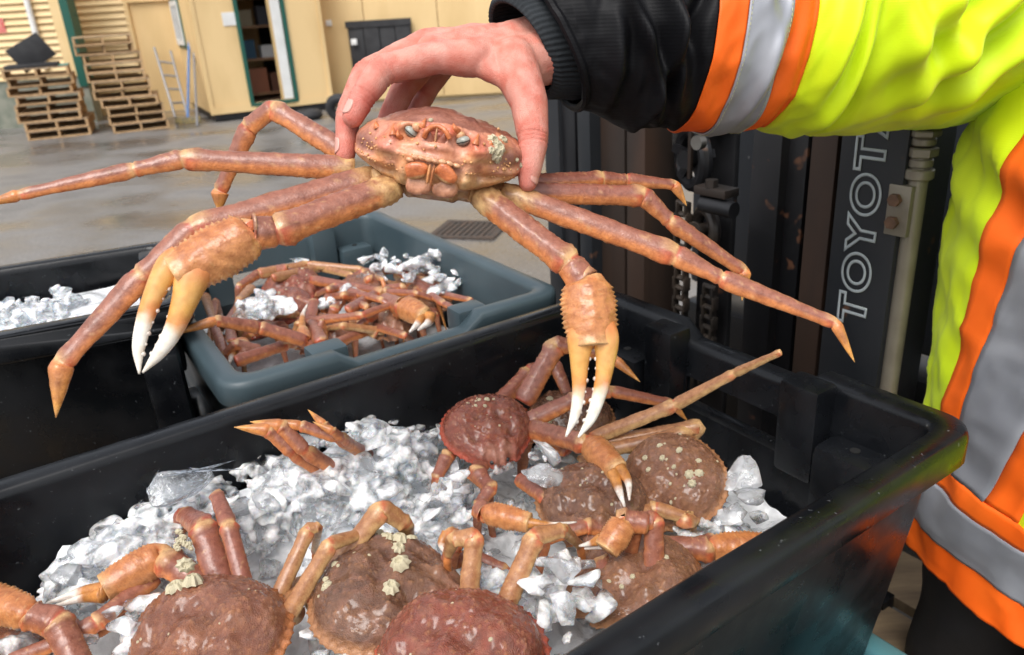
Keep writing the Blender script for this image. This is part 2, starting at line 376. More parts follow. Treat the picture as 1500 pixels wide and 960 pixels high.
# ---- pallets
def make_pallet():
    root = empty('wooden_pallet')
    Lx, Ly = 1.12, 1.0
    for i in range(7):
        y = -Ly / 2 + .05 + i * (Ly - .1) / 6
        mb = MB(); mb.abox(-Lx / 2, Lx / 2, y - .048, y + .048, .112, .13, .002); mb.build('deck_board', WOOD if i % 3 else WOOD2, root, local=True, smooth=False)
    for i in range(5):
        y = -Ly / 2 + .05 + i * (Ly - .1) / 4
        mb = MB(); mb.abox(-Lx / 2, Lx / 2, y - .048, y + .048, 0, .018, .002); mb.build('bottom_board', WOOD if i % 2 == 0 else WOOD2, root, local=True, smooth=False)
    for x in (-Lx / 2 + .022, 0, Lx / 2 - .022):
        mb = MB(); mb.abox(x - .02, x + .02, -Ly / 2, Ly / 2, .0185, .1115); mb.build('stringer', WOOD, root, local=True, smooth=False)
    return root
ORD = ['bottom', 'second', 'third', 'fourth', 'fifth', 'sixth', 'seventh', 'eighth', 'ninth', 'tenth', 'eleventh', 'twelfth']
proto = None; rnd = random.Random(3)
for si, (xa, xb, n, lean, ang, nm) in enumerate((((45, 207), (138, 197), 8, .022, 8, 'short'), ((165, 197), (247, 188), 11, .026, 6, 'tall'))):
    a = PZ(*xa, 0); b = PZ(*xb, 0); c = (a + b) / 2; ex = nrm(b - a); ey = A_(-ex[1], ex[0], 0)
    rz = math.atan2(ex[1], ex[0])
    for k in range(n):
        if proto is None: proto = o = make_pallet()
        else: o = copy_tree(proto)
        sx = np.linalg.norm(b - a) / 1.12
        o.scale = (sx, 1, 1)
        off = -lean * k + rnd.uniform(-.05, .05); back = .5 + (.0 if k < n - 3 else rnd.uniform(.0, .12)) + rnd.uniform(-.025, .025)
        o.location = c + ex * off + ey * back + EZ * (.004 + k * .1305); o.rotation_euler = (0, 0, rz + rnd.uniform(-.06, .06))
        tag(o, '%s wooden pallet from the ground in the %s stack by the wall' % (ORD[k] if k else 'lowest', nm), 'pallet', 'pallets stacked by the warehouse')
    if si == 0: topL = c + ex * (-lean * n) + ey * .5 + EZ * (.004 + n * .1305); Lex, Ley = ex, ey
    else: topR = c + ex * (-lean * n) + ey * .5 + EZ * (.004 + n * .1305)
mb = MB(); mb.box(topL + EZ * .21 + Lex * .02 - Ley * .1, Lex * .24 + EZ * .12, EZ * .17 - Lex * .1, Ley * .02, .008); mb.box(topL + EZ * .03 - Ley * .15, Lex * .36, Ley * .26, EZ * .028, .01)
o = mb.build('plastic_sheet', BLACKP); tag(o, 'crumpled black plastic sheet on top of the short pallet stack', 'plastic sheet')
mb = MB(); mb.box(topL + EZ * .012 + Lex * .36 - Ley * .25, Lex * .14, Ley * .06, EZ * .011); o = mb.build('crate_lid', mat('teal_plastic', (.05, .3, .28), rough=.5)); tag(o, 'small teal plastic lid on top of the short pallet stack', 'lid')
# ladder, broom, pole
ALU = mat('aluminium', (.25, .25, .26), rough=.4, metal=.6)
def leaning(x0, y0, x1, y1, dz=0):
    a = PZ(x0, y0, 0); b = P(x1, y1, depth(a) + .45); return a, b
lad = None
a0, a1 = leaning(257, 172, 226, 70); b0_, b1_ = leaning(275, 170, 250, 75)
lad = empty('step_ladder', a0, 0, 'grey aluminium ladder leaning between the tall pallets and shed', 'ladder')
for q in ((a0, a1), (b0_, b1_)):
    mb = MB(); mb.tube(q, .022, 8); mb.build('rail', ALU, lad)
for f in (.2, .4, .6, .8):
    mb = MB(); mb.tube([a0 + (a1 - a0) * f, b0_ + (b1_ - b0_) * f], .018, 8); mb.build('rung', ALU, lad)
a, b = leaning(277, 182, 277, 58)
br = empty('broom', a, 0, 'push broom with blue handle leaning at the shed side', 'broom')
mb = MB(); mb.tube([a + EZ * .1, b], .022, 8); mb.build('handle', mat('blue_handle', (.10, .2, .42), rough=.4), br)
mb = MB(); mb.box(a + EZ * .06, A_(.2, .03, 0), A_(-.005, .035, 0), EZ * .05, .01); mb.build('bristle_head', mat('broom_head', (.35, .27, .1), (.1, .1, .1), scale=30, rough=.9), br)
a, b = leaning(289, 185, 284, 78)
mb = MB(); mb.tube([a, b], .02, 8); o = mb.build('metal_pole', ALU); tag(o, 'thin grey metal pole leaning beside the blue broom', 'pole')

# ---- drain grate
ga, gb = PZ(640, 335, .004), PZ(735, 337, .004); gc = PZ(688, 337, .004); gx = nrm(gb - ga); gy = A_(-gx[1], gx[0], 0); gw = np.linalg.norm(gb - ga) / 2
IRON = mat('rusty_iron', (.05, .045, .042), (.09, .06, .045), scale=20, rough=.6, metal=.3)
gr = empty('drain_grate', gc, 0, 'iron storm drain grate set in the wet yard', 'drain grate')
GH = .21
for sx, sy, ux, uy in ((0, -1, gw, .025), (0, 1, gw, .025), (-1, 0, .025, GH - .0255), (1, 0, .025, GH - .0255)):
    mb = MB(); mb.box(gc + gx * sx * (gw - .025) + gy * sy * GH + EZ * .004, gx * ux, gy * uy, EZ * .006); mb.build('frame', IRON, gr)
for i in range(9):
    f = -1 + 2 * (i + .5) / 9
    mb = MB(); mb.box(gc + gx * f * (gw - .05) + EZ * .003, gx * .016, gy * (GH - .03), EZ * .005); mb.build('bar', IRON, gr)
mb = MB(); mb.box(gc - EZ * .0005, gx * (gw - .05), gy * (GH - .03), EZ * .001); mb.build('pit', mat('pit_black', (.006, .006, .006), rough=.9), gr)

# ================================================================ TOTES
ZR = 1.15
def rrect(hx, hy, r, hole_u=.09, nc=6):
    """boundary of a rounded rectangle; returns (pts, side, u) ccw from +x side"""
    out = []
    us_y = np.array([-1, -.75, -.5]); 
    fr_h = [-hole_u - .03, -hole_u, -hole_u * .5, 0, hole_u * .5, hole_u, hole_u + .03]
    for side in range(4):
        # side 0: +x (runs y), 1: +y (runs -x), 2: -x, 3: -y
        half = hy if side % 2 == 0 else hx
        L_ = half - r
        seq = sorted(set([-L_, -L_ * .8, L_ * .8, L_] + [f for f in fr_h if abs(f) < L_ * .79]))
        for u in seq:
            if side == 0: p = (hx, u)
            elif side == 1: p = (-u, hy)
            elif side == 2: p = (-hx, -u)
            else: p = (u, -hy)
            out.append((p, side, u))
        cx = (hx - r) * (1 if side in (0, 3) else -1); cy = (hy - r) * (1 if side in (0, 1) else -1)
        a0 = side * 90
        for k in range(1, nc):
            a = rad(a0 + 90 * k / nc); out.append(((cx + r * math.cos(a), cy + r * math.sin(a)), -1, 0))
    return out
def tote(corner, ang_x, hx, hy, zr, D, material, lab, hole_sides=(0, 2), notch=.022, name='plastic_tote'):
    """local x = long axis, y = short axis; `centre` is the middle of the rim"""
    ex = A_(math.cos(ang_x), math.sin(ang_x), 0); ey = A_(-math.sin(ang_x), math.cos(ang_x), 0); c = A_(corner[0], corner[1], zr)
    root = empty(name, (c[0], c[1], zr - D), 0, lab, 'tote', 'plastic totes of crabs and ice')
    R0 = .042
    prof = [(.062, -D), (.058, -D + .006), (.033, -.115), (.030, -.075), (.028, -.045), (.004, -.042), (.0, -.036), (0, -.010), (.002, -.003), (.006, -.0006), (.018, .0), (.029, -.0006), (.0325, -.003), (.0345, -.012), (.036, -.045), (.038, -.075), (.042, -.115), (.066, -D + .03), (.075, -D + .014), (.10, -D + .012)]
    rings = []; meta = None
    for (ins, z) in prof:
        rr = rrect(hx - ins, hy - ins, max(R0 - ins * .5, .012))
        # keep u from the outer ring so columns stay straight
        pts = []
        for (p, side, u) in rr: pts.append((p[0], p[1], z))
        rings.append((pts, [(s, u) for _, s, u in rr]))
    n = len(rings[0][0]); meta = rings[0][1]
    V = []; 
    for k, (pts, mt) in enumerate(rings):
        for j, (x, y, z) in enumerate(pts):
            s, u = mt[j]
            if s in hole_sides and abs(u) <= .0901 and 4 <= k <= 14:
                z = z - notch
            w_ = .0025 * mn.noise(Vector((x * 4, y * 4, z * 4 + hx * 9)))
            V.append(c + ex * (x + w_) + ey * (y + w_) + EZ * (z + w_ * .6))
    Fc = []
    for k in range(len(rings) - 1):
        for j in range(n):
            j2 = (j + 1) % n; s, u = meta[j]; s2, u2 = meta[j2]
            hole = s in hole_sides and s2 == s and abs(u) <= .0901 and abs(u2) <= .0901
            if hole and k in (2, 15): continue          # hand hole through the outer and inner skins
            Fc.append((k * n + j, k * n + j2, (k + 1) * n + j2, (k + 1) * n + j))
    b0 = len(V); V.append(c + EZ * (-D)); Fc += [(b0, (j + 1) % n, j) for j in range(n)]
    b1 = len(V); V.append(c + EZ * (-D + .012)); k = len(rings) - 1; Fc += [(b1, k * n + j, k * n + (j + 1) % n) for j in range(n)]
    # keep the wall below the hand hole: re-add a lower panel
    body = mesh('tub', V, Fc, material, root, smooth=True)
    try: body.data.set_sharp_from_angle(angle=rad(50))
    except Exception: pass
    for side in hole_sides:
        sx = 1 if side == 0 else -1
        o_ = c + ex * sx * hx
        def bx(name, u0, u1, i0, i1, z0, z1, bev=.005):
            mb = MB(); mb.box(o_ - ex * sx * (i0 + i1) / 2 + ey * (u0 + u1) / 2 + EZ * (z0 + z1) / 2, ex * (i1 - i0) / 2, ey * (u1 - u0) / 2, EZ * (z1 - z0) / 2, bev); mb.build(name, material, root)
        bx('grip_ledge', -.093, .093, .031, .046, -.124, -.112, .003)
        for sg in (-1, 1):
            q = (lambda a, b: (a, b) if sg > 0 else (-b, -a))
            bx('handle_block', *q(.092, .148), .028, .072, -.13, -.0015, .008)
            bx('stacking_lug', *q(.1525, .232), .033, .085, -.30 if D > .31 else -.2, -.062, .014)
            mb = MB(); pc = o_ - ex * sx * .059 + ey * sg * .195 + EZ * (-.0615); mb.tube([pc - EZ * .002, pc + EZ * .0008], .006, 12); mb.build('drain_hole', mat('pit_black'), root)
    return dict(root=root, c=c, ex=ex, ey=ey, hx=hx, hy=hy, D=D)
BT = mat('black_tote_plastic', (.0035, .004, .005), (.008, .009, .011), scale=9, rough=.20, rough2=.42, rscale=18, bump=.10, bscale=160, bdist=.001, spec=.38, speck=(170, .715, (.07, .075, .08)))
GT = mat('slate_tote_plastic', (.036, .056, .066), (.052, .076, .087), scale=6, rough=.32, rough2=.5, bump=.05, bscale=120, bdist=.001)
TT = mat('teal_tote_plastic', (.05, .16, .19), (.08, .2, .22), scale=10, rough=.3, rough2=.5, speck=(22, .66, (.25, .1, .04)), bump=.1, bscale=90)
angL = rad(213.5)
LDIR = A_(math.cos(angL), math.sin(angL), 0); SDIR = A_(LDIR[1] * -1, LDIR[0], 0)   # SDIR = A->B direction
FA = A_(.166, 1.232, ZR); HXF, HYF = .53, .304
FT_c = FA + LDIR * HXF + SDIR * HYF
front = tote(FT_c, rad(33.5), HXF, HYF, ZR, .34, BT, 'large black tote of crabs and ice in the foreground', hole_sides=(0,))
G1 = PZ(829, 424, ZR); gang = rad(212); gd1 = A_(math.cos(gang), math.sin(gang), 0); gd2 = A_(math.cos(rad(122)), math.sin(rad(122)), 0)
GR_c = G1 + gd1 * .282 + gd2 * .384
grey = tote(GR_c, rad(122), .384, .282, ZR + .001, .33, GT, 'slate grey tote of crabs and ice behind the black one', hole_sides=(0, 2))
ZL = 1.22
Ln1 = PZ(281, 441, ZL); lang = rad(203); ld1 = A_(math.cos(lang), math.sin(lang), 0); ld2 = A_(math.cos(rad(113)), math.sin(rad(113)), 0)
LF_c = Ln1 + ld1 * .40 + ld2 * .20
left = tote(LF_c, rad(23), .40, .20, ZL, .30, BT, 'black tote of ice cut off by the left picture edge', hole_sides=(0,))
# totes underneath, on a pallet carried by the forks
low1 = tote(FT_c + SDIR * .075 + LDIR * .005, rad(33.5), HXF, HYF, ZR - .345, .30, TT, 'teal tote with rust stains underneath the large black tote', hole_sides=())
low2 = tote(GR_c, rad(122), .384, .282, ZR - .335, .30, BT, 'black tote underneath the slate grey tote', hole_sides=())
low3 = tote(LF_c, rad(23), .40, .20, ZL - .305, .37, BT, 'black tote underneath the tote at the left picture edge', hole_sides=())
pb = empty('carrying_pallet', (FT_c[0], FT_c[1], .36), 0, 'wide wooden pallet carrying all the stacked totes', 'pallet')
for i in range(11):
    u = -.95 + i * .17
    mb = MB(); mb.box(A_(-.25, 1.05, .47) + LDIR * u, LDIR * .07, SDIR * .95, EZ * .012, .003); mb.build('deck_board', WOOD2, pb)
for s in (-.8, 0, .8):
    mb = MB(); mb.box(A_(-.25, 1.05, .408) + SDIR * s, LDIR * .95, SDIR * .05, EZ * .049, .003); mb.build('stringer', WOOD2, pb)

# ================================================================ FORKLIFT
ES, ET = SDIR, -LDIR          # along the mast face, and away from the totes
def MPt(s, t_, z): return A_(FA[0], FA[1], 0) + ES * s + ET * t_ + EZ * z
T0 = .25
def sz(x, y, t_=T0):
    q = PP(x, y, MPt(0, t_, 0), ET); d_ = q - A_(FA[0], FA[1], 0); return float(np.dot(d_, ES)), float(q[2])
fl = empty('forklift', MPt(0, .8, 0), 0, 'black forklift with rusty lift mast behind the totes', 'forklift')
MB_BLK = mat('black_mast_paint', (.006, .006, .007), (.014, .014, .016), scale=6, rough=.35, rough2=.55, bump=.06, bscale=80, speck=(26, .66, (.10, .045, .025)))
MB_SLT = mat('slate_mast_paint', (.014, .016, .019), (.024, .025, .028), scale=7, rough=.4, bump=.08, speck=(24, .68, (.10, .05, .03)))
MB_RST = mat('rusty_mast_steel', (.016, .013, .011), (.042, .023, .015), scale=9, rough=.55, bump=.25, bscale=60, stretch=(1, 1, .25))
STEEL = mat('worn_steel', (.25, .24, .22), (.16, .14, .12), scale=18, rough=.4, metal=.8)
GREASE = mat('greasy_iron', (.03, .027, .025), (.06, .045, .035), scale=25, rough=.4, metal=.4)
def mbox(name, m, s0, s1, t0, t1, z0, z1, bev=.004, parent=None):
    mb = MB(); mb.box(MPt((s0 + s1) / 2, (t0 + t1) / 2, (z0 + z1) / 2), ES * (s1 - s0) / 2, ET * (t1 - t0) / 2, EZ * (z1 - z0) / 2, bev); return mb.build(name, m, parent or fl)
ym = 420
def S(x, t_=T0, y=ym): return sz(x, y, t_)[0]
ZT = 2.1; Z0 = .06
# right column: three rails stepping back, then the lettered face plate
mbox('mast_rail', MB_BLK, S(1090), S(1130), T0, T0 + .10, Z0, ZT)
mbox('mast_rail', MB_BLK, S(1134, T0 + .02), S(1166, T0 + .02), T0 + .02, T0 + .12, Z0, ZT)
mbox('mast_rail', MB_RST, S(1170, T0 + .01), S(1206, T0 + .01), T0 + .01, T0 + .12, Z0, ZT)
plate = mbox('mast_column', MB_SLT, S(1209), S(1303), T0, T0 + .13, Z0, ZT, .008)
# left column
mbox('mast_rail', MB_SLT, S(806, T0), S(826, T0), T0, T0 + .1, Z0, ZT)
mbox('mast_rail', MB_BLK, S(829, T0 + .01), S(848, T0 + .01), T0 + .01, T0 + .1, Z0, ZT)
mbox('mast_rail', MB_SLT, S(851), S(868), T0, T0 + .1, Z0, ZT)
mbox('mast_rail', MB_RST, S(871, T0 + .03), S(915, T0 + .03), T0 + .03, T0 + .1, Z0, ZT)
mbox('mast_rail', MB_RST, S(918, T0 + .015), S(943, T0 + .015), T0 + .015, T0 + .12, Z0, ZT)
mbox('cross_member', MB_BLK, S(806), S(1303), T0 + .131, T0 + .17, .35, .5); mbox('cross_member', MB_BLK, S(806), S(1303), T0 + .131, T0 + .17, ZT - .12, ZT)
# roller chain, hoses, chain wheel
def chain(x, y0, y1, t_):
    s0, za = sz(x, y0, t_); _, zb = sz(x, y1, t_); z = zb; mb = MB(); i = 0
    while z < za:
        c_ = MPt(s0, t_, z)
        w1 = .011 if i % 2 else .015
        for k in (-1, 1): mb.box(c_ + ES * k * w1, ES * .0025, ET * .009, EZ * .014, .002)
        mb.tube([c_ + EZ * .011 - ES * .016, c_ + EZ * .011 + ES * .016], .006, 8)
        z += .022; i += 1
    o = mb.build('lift_chain', GREASE, fl); o['kind'] = 'stuff'; return o
chain(934, 205, 560, T0 + .06); chain(1001, 300, 560, T0 + .05); chain(1040, 420, 560, T0 + .08)
def hose(pts, r, m, t_):
    q = []
    for x, y in pts:
        s_, z_ = sz(x, y, t_); q.append(MPt(s_, t_, z_))
    mb = MB(); mb.tube(spline(q, 40), r, 12); return mb.build('hydraulic_hose', m, fl)
RUB = mat('hose_rubber', (.03, .03, .03), (.045, .043, .04), scale=30, rough=.55, stretch=(1, 1, 8))
hose(((962, 620), (962, 420), (961, 300), (966, 225), (985, 165), (1030, 140), (1075, 170)), .0105, RUB, T0 + .09)
hose(((980, 620), (979, 420), (978, 300), (983, 230), (998, 185), (1030, 165), (1062, 190)), .0105, RUB, T0 + .10)
def wheel(x, y, t_, R, r, name, m, spokes=0):
    s_, z_ = sz(x, y, t_); c_ = MPt(s_, t_, z_); mb = MB(); torus(mb, c_, ES * .35 + ET * .95, R, r, 36, 10); mb.build(name, m, fl)
    mb = MB(); mb.tube([c_ - ET * .025, c_ + ET * .03], R * .34, 20); mb.build('wheel_hub', m, fl)
    for k in range(spokes):
        a = 2 * math.pi * k / spokes + .3; d_ = ES * math.cos(a) + EZ * math.sin(a)
        mb = MB(); mb.box(c_ + d_ * R * .6, d_ * R * .4, np.cross(d_, ET) * .008, ET * .006); mb.build('wheel_spoke', m, fl)
    return c_
wheel(1015, 232, T0 + .08, .052, .014, 'hose_pulley', MB_BLK, 5)
cw = wheel(1034, 335, T0 + .07, .036, .012, 'chain_wheel', GREASE)
mb = MB(); mb.tube([cw - ET * .03, cw - ET * .036], .02, 16); mb.build('axle_cap', GREASE, fl)
s0, z0 = sz(1048, 285, T0 + .03)
mbox('axle_bracket', MB_RST, s0 - .045, s0 + .03, T0 + .02, T0 + .06, z0 - .004, z0 + .012, .003)
mb = MB(); mb.tube([MPt(s0 - .03, T0 + .03, z0 - .022), MPt(s0 + .045, T0 + .03, z0 - .022)], .015, 16); mb.build('axle_pin', MB_BLK, fl)
mb = MB(); mb.tube([MPt(s0 - .01, T0 + .03, z0 + .012), MPt(s0 - .01, T0 + .03, z0 + .026)], .012, 6); mb.build('bolt', MB_RST, fl)
s1, z1 = sz(1010, 200, T0 + .05); mbox('tie_rod', MB_RST, s1 - .004, s1 + .004, T0 + .05, T0 + .058, z0 + .013, z1 + .3, .001)
s1, z1 = sz(1028, 208, T0 + .03); mb = MB(); mb.tube([MPt(s1, T0 + .03, z1), MPt(s1, T0 + .015, z1)], .013, 16); mb.build('bolt', STEEL, fl)
s1, z1 = sz(1036, 380, T0 + .10); mbox('dark_backing', MB_BLK, s1 - .045, s1 + .04, T0 + .12, T0 + .135, .2, ZT - .15)  # black panel widened to darken the gaps behind the chains
# lift cylinder pipe with fittings at the right of the mast
PIPE = mat('drab_pipe', (.20, .17, .13), (.27, .24, .19), scale=14, rough=.42, metal=.35)
tp = T0 + .02
q0 = sz(1309, 545, tp); q1 = sz(1347, 215, tp); sp_ = (q0[0] + q1[0]) / 2
mb = MB(); mb.tube([MPt(sp_, tp, .3), MPt(sp_, tp, q1[1])], .0135, 16); mb.build('hydraulic_pipe', PIPE, fl)
for y0_, y1_, r_ in ((262, 246, .020), (244, 231, .0165), (229, 214, .021), (212, 200, .0165), (199, 188, .0215), (186, 160, .0165)):
    za, zb = sz(1345, y0_, tp)[1], sz(1345, y1_, tp)[1]; mb = MB(); mb.tube([MPt(sp_, tp, za), MPt(sp_, tp, za + .002), MPt(sp_, tp, zb - .002), MPt(sp_, tp, zb)], [r_ * .9, r_, r_, r_ * .9], 6 if r_ > .02 else 16); mb.build('pipe_fitting', PIPE, fl)
s1, z1 = sz(1326, 305, tp); mbox('pipe_clamp', PIPE, s1 - .016, s1 + .018, tp - .022, tp - .006, z1 - .037, z1 + .037, .002)
for dz in (.016, -.017):
    mb = MB(); c_ = MPt(s1 - .003, tp - .022, z1 + dz); mb.tube([c_, c_ - ET * .008], .0095, 6); mb.build('bolt', mat('rusty_bolt', (.2, .11, .07), (.1, .06, .04), scale=60, rough=.6, metal=.4), fl)
# lettering on the mast
fc = bpy.data.curves.new('lettering', 'FONT'); fc.body = 'TOYOTA'; fc.size = 1; fc.fill_mode = 'NONE'; fc.bevel_depth = .034; fc.bevel_resolution = 1; fc.space_character = 1.16; fc.offset = .03
tmp = bpy.data.objects.new('tmp', fc); COL.objects.link(tmp); bpy.context.view_layer.update()
dg = bpy.context.evaluated_depsgraph_get(); tm = bpy.data.meshes.new_from_object(tmp.evaluated_get(dg)); bpy.data.objects.remove(tmp)
LW = mat('pale_lettering', (.42, .46, .47), (.3, .33, .34), scale=30, rough=.5)
vv = np.array([v.co[:] for v in tm.vertices]); tm.materials.append(LW)
x0_, x1_ = vv[:, 0].min(), vv[:, 0].max(); y0_, y1_ = vv[:, 1].min(), vv[:, 1].max()
sA, zA = sz(1240, 474); sB, zB = sz(1274, 203)     # bottom of first T to top of the last full T
# letters T..T span ~5/6 of the word
_five = vv[:, 0] < x0_ + (x1_ - x0_) * .815
kz = (zB - zA) / ((x1_ - x0_) * .815); sm = (S(1209) + S(1303)) / 2 - .002; hw_ = .0255
for v in tm.vertices:
    a, b, c_ = v.co; v.co = MPt(sm + hw_ - 2 * hw_ * (b - y0_) / (y1_ - y0_), T0 - .0012 - c_ * .02, zA + (a - x0_) * kz)
tm.update(); lo = bpy.data.objects.new('lettering', tm); link(lo, plate); lo['label'] = 'pale outlined letters reading TOYOTA up the mast'
# forks, body, cowl
mbox('fork_carriage', MB_BLK, -.45, .2, .12, .2, .36, .46); mbox('fork', MB_BLK, -.32, -.2, -1.0, .12, .365, .40, .003); mbox('fork', MB_BLK, .0, .12, -1.0, .12, .365, .40, .003)
BODYM = mat('slate_forklift_body', (.03, .035, .045), (.045, .05, .06), scale=4, rough=.45, speck=(40, .74, (.3, .3, .3)))
mbox('body_cowl', BODYM, -.45, .75, 1.0, 1.9, .25, .86, .04); mbox('dashboard_panel', BODYM, -.40, .78, .62, .72, .9, 1.42, .02)
mbox('front_guard', MB_BLK, -.4, .78, .6, .75, .5, .86, .02); mbox('overhead_post', MB_BLK, .70, .76, .66, .73, 1.42, 2.2, .01); mbox('overhead_post', MB_BLK, -.42, -.36, .66, .73, 1.42, 2.2, .01)
for s_ in (-.55, .8):
    c_ = MPt(s_, .75, .32); mb = MB(); torus(mb, c_, ES, .2, .11, 32, 12); mb.build('wheel', TYRE, fl)

# ================================================================ CRABS
BROWN = A_(.235, .085, .055); MAUVE = A_(.36, .140, .088); ORANGE = A_(.70, .26, .085); CREAM = A_(.70, .45, .20); RED = A_(.55, .085, .035)
PINK = A_(.72, .34, .225); WHT = A_(.82, .79, .72); TIP = A_(.66, .33, .07); TAN = A_(.46, .22, .095); DKB = A_(.14, .06, .04)
SHELL = mat('crab_shell', attr=True, c2=(.50, .37, .33), scale=130, rough=.26, rough2=.48, bump=.5, bscale=520, bdist=.0010, coat=.3, spec=.5, contrast=(.36, .70), detail=12, nrough=.72, speck=(1000, .72, (.62, .42, .26)))
SHELL2 = mat('crab_carapace_shell', attr=True, c2=(.55, .42, .38), scale=90, rough=.28, rough2=.5, bump=.7, bscale=230, bdist=.0018, coat=.2, contrast=(.38, .70), detail=12, nrough=.7, speck=(700, .72, (.55, .40, .24)))
FINGM = mat('claw_finger_shell', attr=True, c2=(.82, .74, .66), scale=120, rough=.25, rough2=.4, bump=.2, bscale=300, bdist=.0008, coat=.2)
BARN = mat('barnacle_shell', (.68, .62, .45), (.42, .36, .22), scale=90, rough=.6, bump=.5, bscale=240)
EYEM = mat('crab_eye', attr=True, c2=(.6, .6, .6), scale=200, rough=.3, coat=.25)
def lerp(a, b, t): 
    t = np.clip(t, 0, 1)
    return a * (1 - t) + b * t
def limb_rings(segs, n=18, thick=.62, pal='held', bumps=None, tipcurve=None):
    """segs: list of (p0, p1, w0, w1, kind, bow). One continuous tube, joints pinched. Returns V,F,C"""
    pts = []; wid = []; col_id = []; tl = []
    for si, (p0, p1, w0, w1, kind, bow) in enumerate(segs):
        p0 = np.asarray(p0, float); p1 = np.asarray(p1, float); L_ = np.linalg.norm(p1 - p0)
        k = {'merus': 36, 'carpus': 18, 'propodus': 32, 'dactyl': 22, 'palm': 44, 'base': 10, 'finger': 26}[kind]
        for i in range(k):
            t = i / (k - 1); p = p0 + (p1 - p0) * t
            if bow is not None: p = p + np.asarray(bow) * math.sin(math.pi * t) 
            w_ = w0 + (w1 - w0) * t
            if kind in ('merus', 'propodus', 'carpus', 'base'):
                f = 1 - .15 * math.exp(-(t / .05) ** 2) - .10 * math.exp(-((1 - t) / .03) ** 2) + .11 * math.exp(-((1 - t - .07) / .06) ** 2) + .03 * math.exp(-((t - .12) / .06) ** 2) - .05 * math.exp(-((t - .75) / .12) ** 2)
            elif kind == 'palm':
                f = 1 - .34 * math.exp(-(t / .06) ** 2) + .16 * math.sin(math.pi * min(t * 1.15, 1))
            else:
                f = (1 - .22 * math.exp(-(t / .05) ** 2)) * max(1 - t ** 1.35, .03) ** .8
            pts.append(p); wid.append(max(w_ * f, .0004)); col_id.append((si, kind)); tl.append(t)
    pts = np.array(pts)
    # light smoothing of positions at joints
    q = pts.copy()
    for _ in range(2): q[1:-1] = (q[:-2] + 2 * q[1:-1] + q[2:]) / 4
    pts = q
    return pts, wid, col_id, tl
def vnoise(V_, f, off=0.0):
    nf_ = mn.noise; return np.array([nf_(Vector((x * f + off, y * f, z * f))) for x, y, z in np.asarray(V_).tolist()])
def vl(a, b, t):
    t = np.clip(t, 0, 1)[:, None]; return a * (1 - t) + b * t
def make_limb(name, segs, parent, flat, thick=.62, n=18, pal=0, creamy=0, tub=None, seed=0):
    pts, wid, cid, tl = limb_rings(segs)
    rr = [(w_ / 2, w_ / 2 * (thick if c[1] not in ('dactyl', 'finger') else .8)) for w_, c in zip(wid, cid)]
    V, Fc, info = tube(pts, rr, n=n, up=flat, cap=True, power=1.6, ret=True)
    k = len(pts); K = k * n; rs = np.random.default_rng(seed + 3)
    ring = np.repeat(np.arange(k), n); t = np.array(tl)[ring]; w_ = np.array(wid)[ring]; kinds = np.array([c[1] for c in cid])[ring]
    Vv = V[:K]; d = Vv - pts[ring]; d = d / (np.linalg.norm(d, axis=1)[:, None] + 1e-9); up = d[:, 2]; edge = .5 + .5 * up
    nz = .5 + .5 * vnoise(Vv, 55, seed); nf = vnoise(Vv, 170, seed * 2.0)
    top = MAUVE * .9 if pal == 0 else BROWN * 1.25 if pal == 1 else TAN * .92
    low = ORANGE if pal == 0 else ORANGE * .85 if pal == 1 else CREAM * .8
    one = np.ones((K, 1))
    c = vl(one * low, one * top, (edge - .30 + .16 * (nz - .5) + .10 * nf) / .34)
    c = vl(c, one * DKB, np.maximum(0, nz - .66) * 1.5 * (up > -.1))
    hard = np.isin(kinds, ['merus', 'propodus', 'carpus', 'palm', 'base']); pm = kinds == 'palm'
    c = np.where(pm[:, None], vl(vl(one * lerp(ORANGE, CREAM, .35), one * ORANGE * .72, edge + .4 * (nz - .5)), one * CREAM, np.maximum(0, (t - .82) / .18) * .7), c)
    c = np.where(hard[:, None], vl(c, np.where((nz > .45)[:, None], one * RED, one * CREAM), np.maximum(0, 1 - t / .07) * .6), c)
    c = np.where(hard[:, None], vl(c, np.where((up < .35)[:, None], one * RED * 1.05, one * CREAM), np.maximum(0, 1 - (1 - t) / .12) * np.where(pm, .2, .8)), c)
    c = np.where(hard[:, None], vl(c, one * CREAM, np.maximum(0, 1 - (1 - t) / .02) * .45), c)
    c = np.where((kinds == 'base')[:, None], vl(one * CREAM, c, .35 * nz), c)
    if creamy:
        tt = np.array([si for si, _ in cid])[ring]; c = np.where(((kinds == 'merus') & (tt == 0))[:, None], vl(c, vl(one * CREAM * 1.05, one * TAN * .8, nf * 1.6 + .15), (creamy - t + .10 * nf) / .08), c)
    da = kinds == 'dactyl'
    c = np.where(da[:, None], vl(vl(vl(one * ORANGE, one * TIP, t), one * DKB, np.maximum(0, .35 - np.abs(t - .35)) * 1.2 * (edge > .6)), one * CREAM, np.maximum(0, t - .75) * 1.6), c)
    C = np.zeros((len(V), 3)); 
    # tubercles and spines
    e = np.abs(np.sin(info[:K, 1])); r_ = rs.random(K)
    rowp = pm & (e < .42) & (t > .1) & (t < .95) & (ring % 3 == 0)
    rowm = np.isin(kinds, ['merus']) & (e < .3) & (ring % 2 == 0) & (r_ < .6)
    amp = np.where(rowp, .040, 0) + np.where(rowm, .022, 0) + np.where(hard & (r_ < .035), .022, 0)
    c = vl(c, one * CREAM * 1.1, np.where(rowp, .6, np.where(amp > 0, .3, 0)))
    V[:K] = Vv + d * (w_ * (amp + .03 * nf))[:, None]
    C[:K] = c; C[K:] = C[[0, (k - 1) * n]]
    return mesh(name, V, Fc, SHELL, parent, True, C)
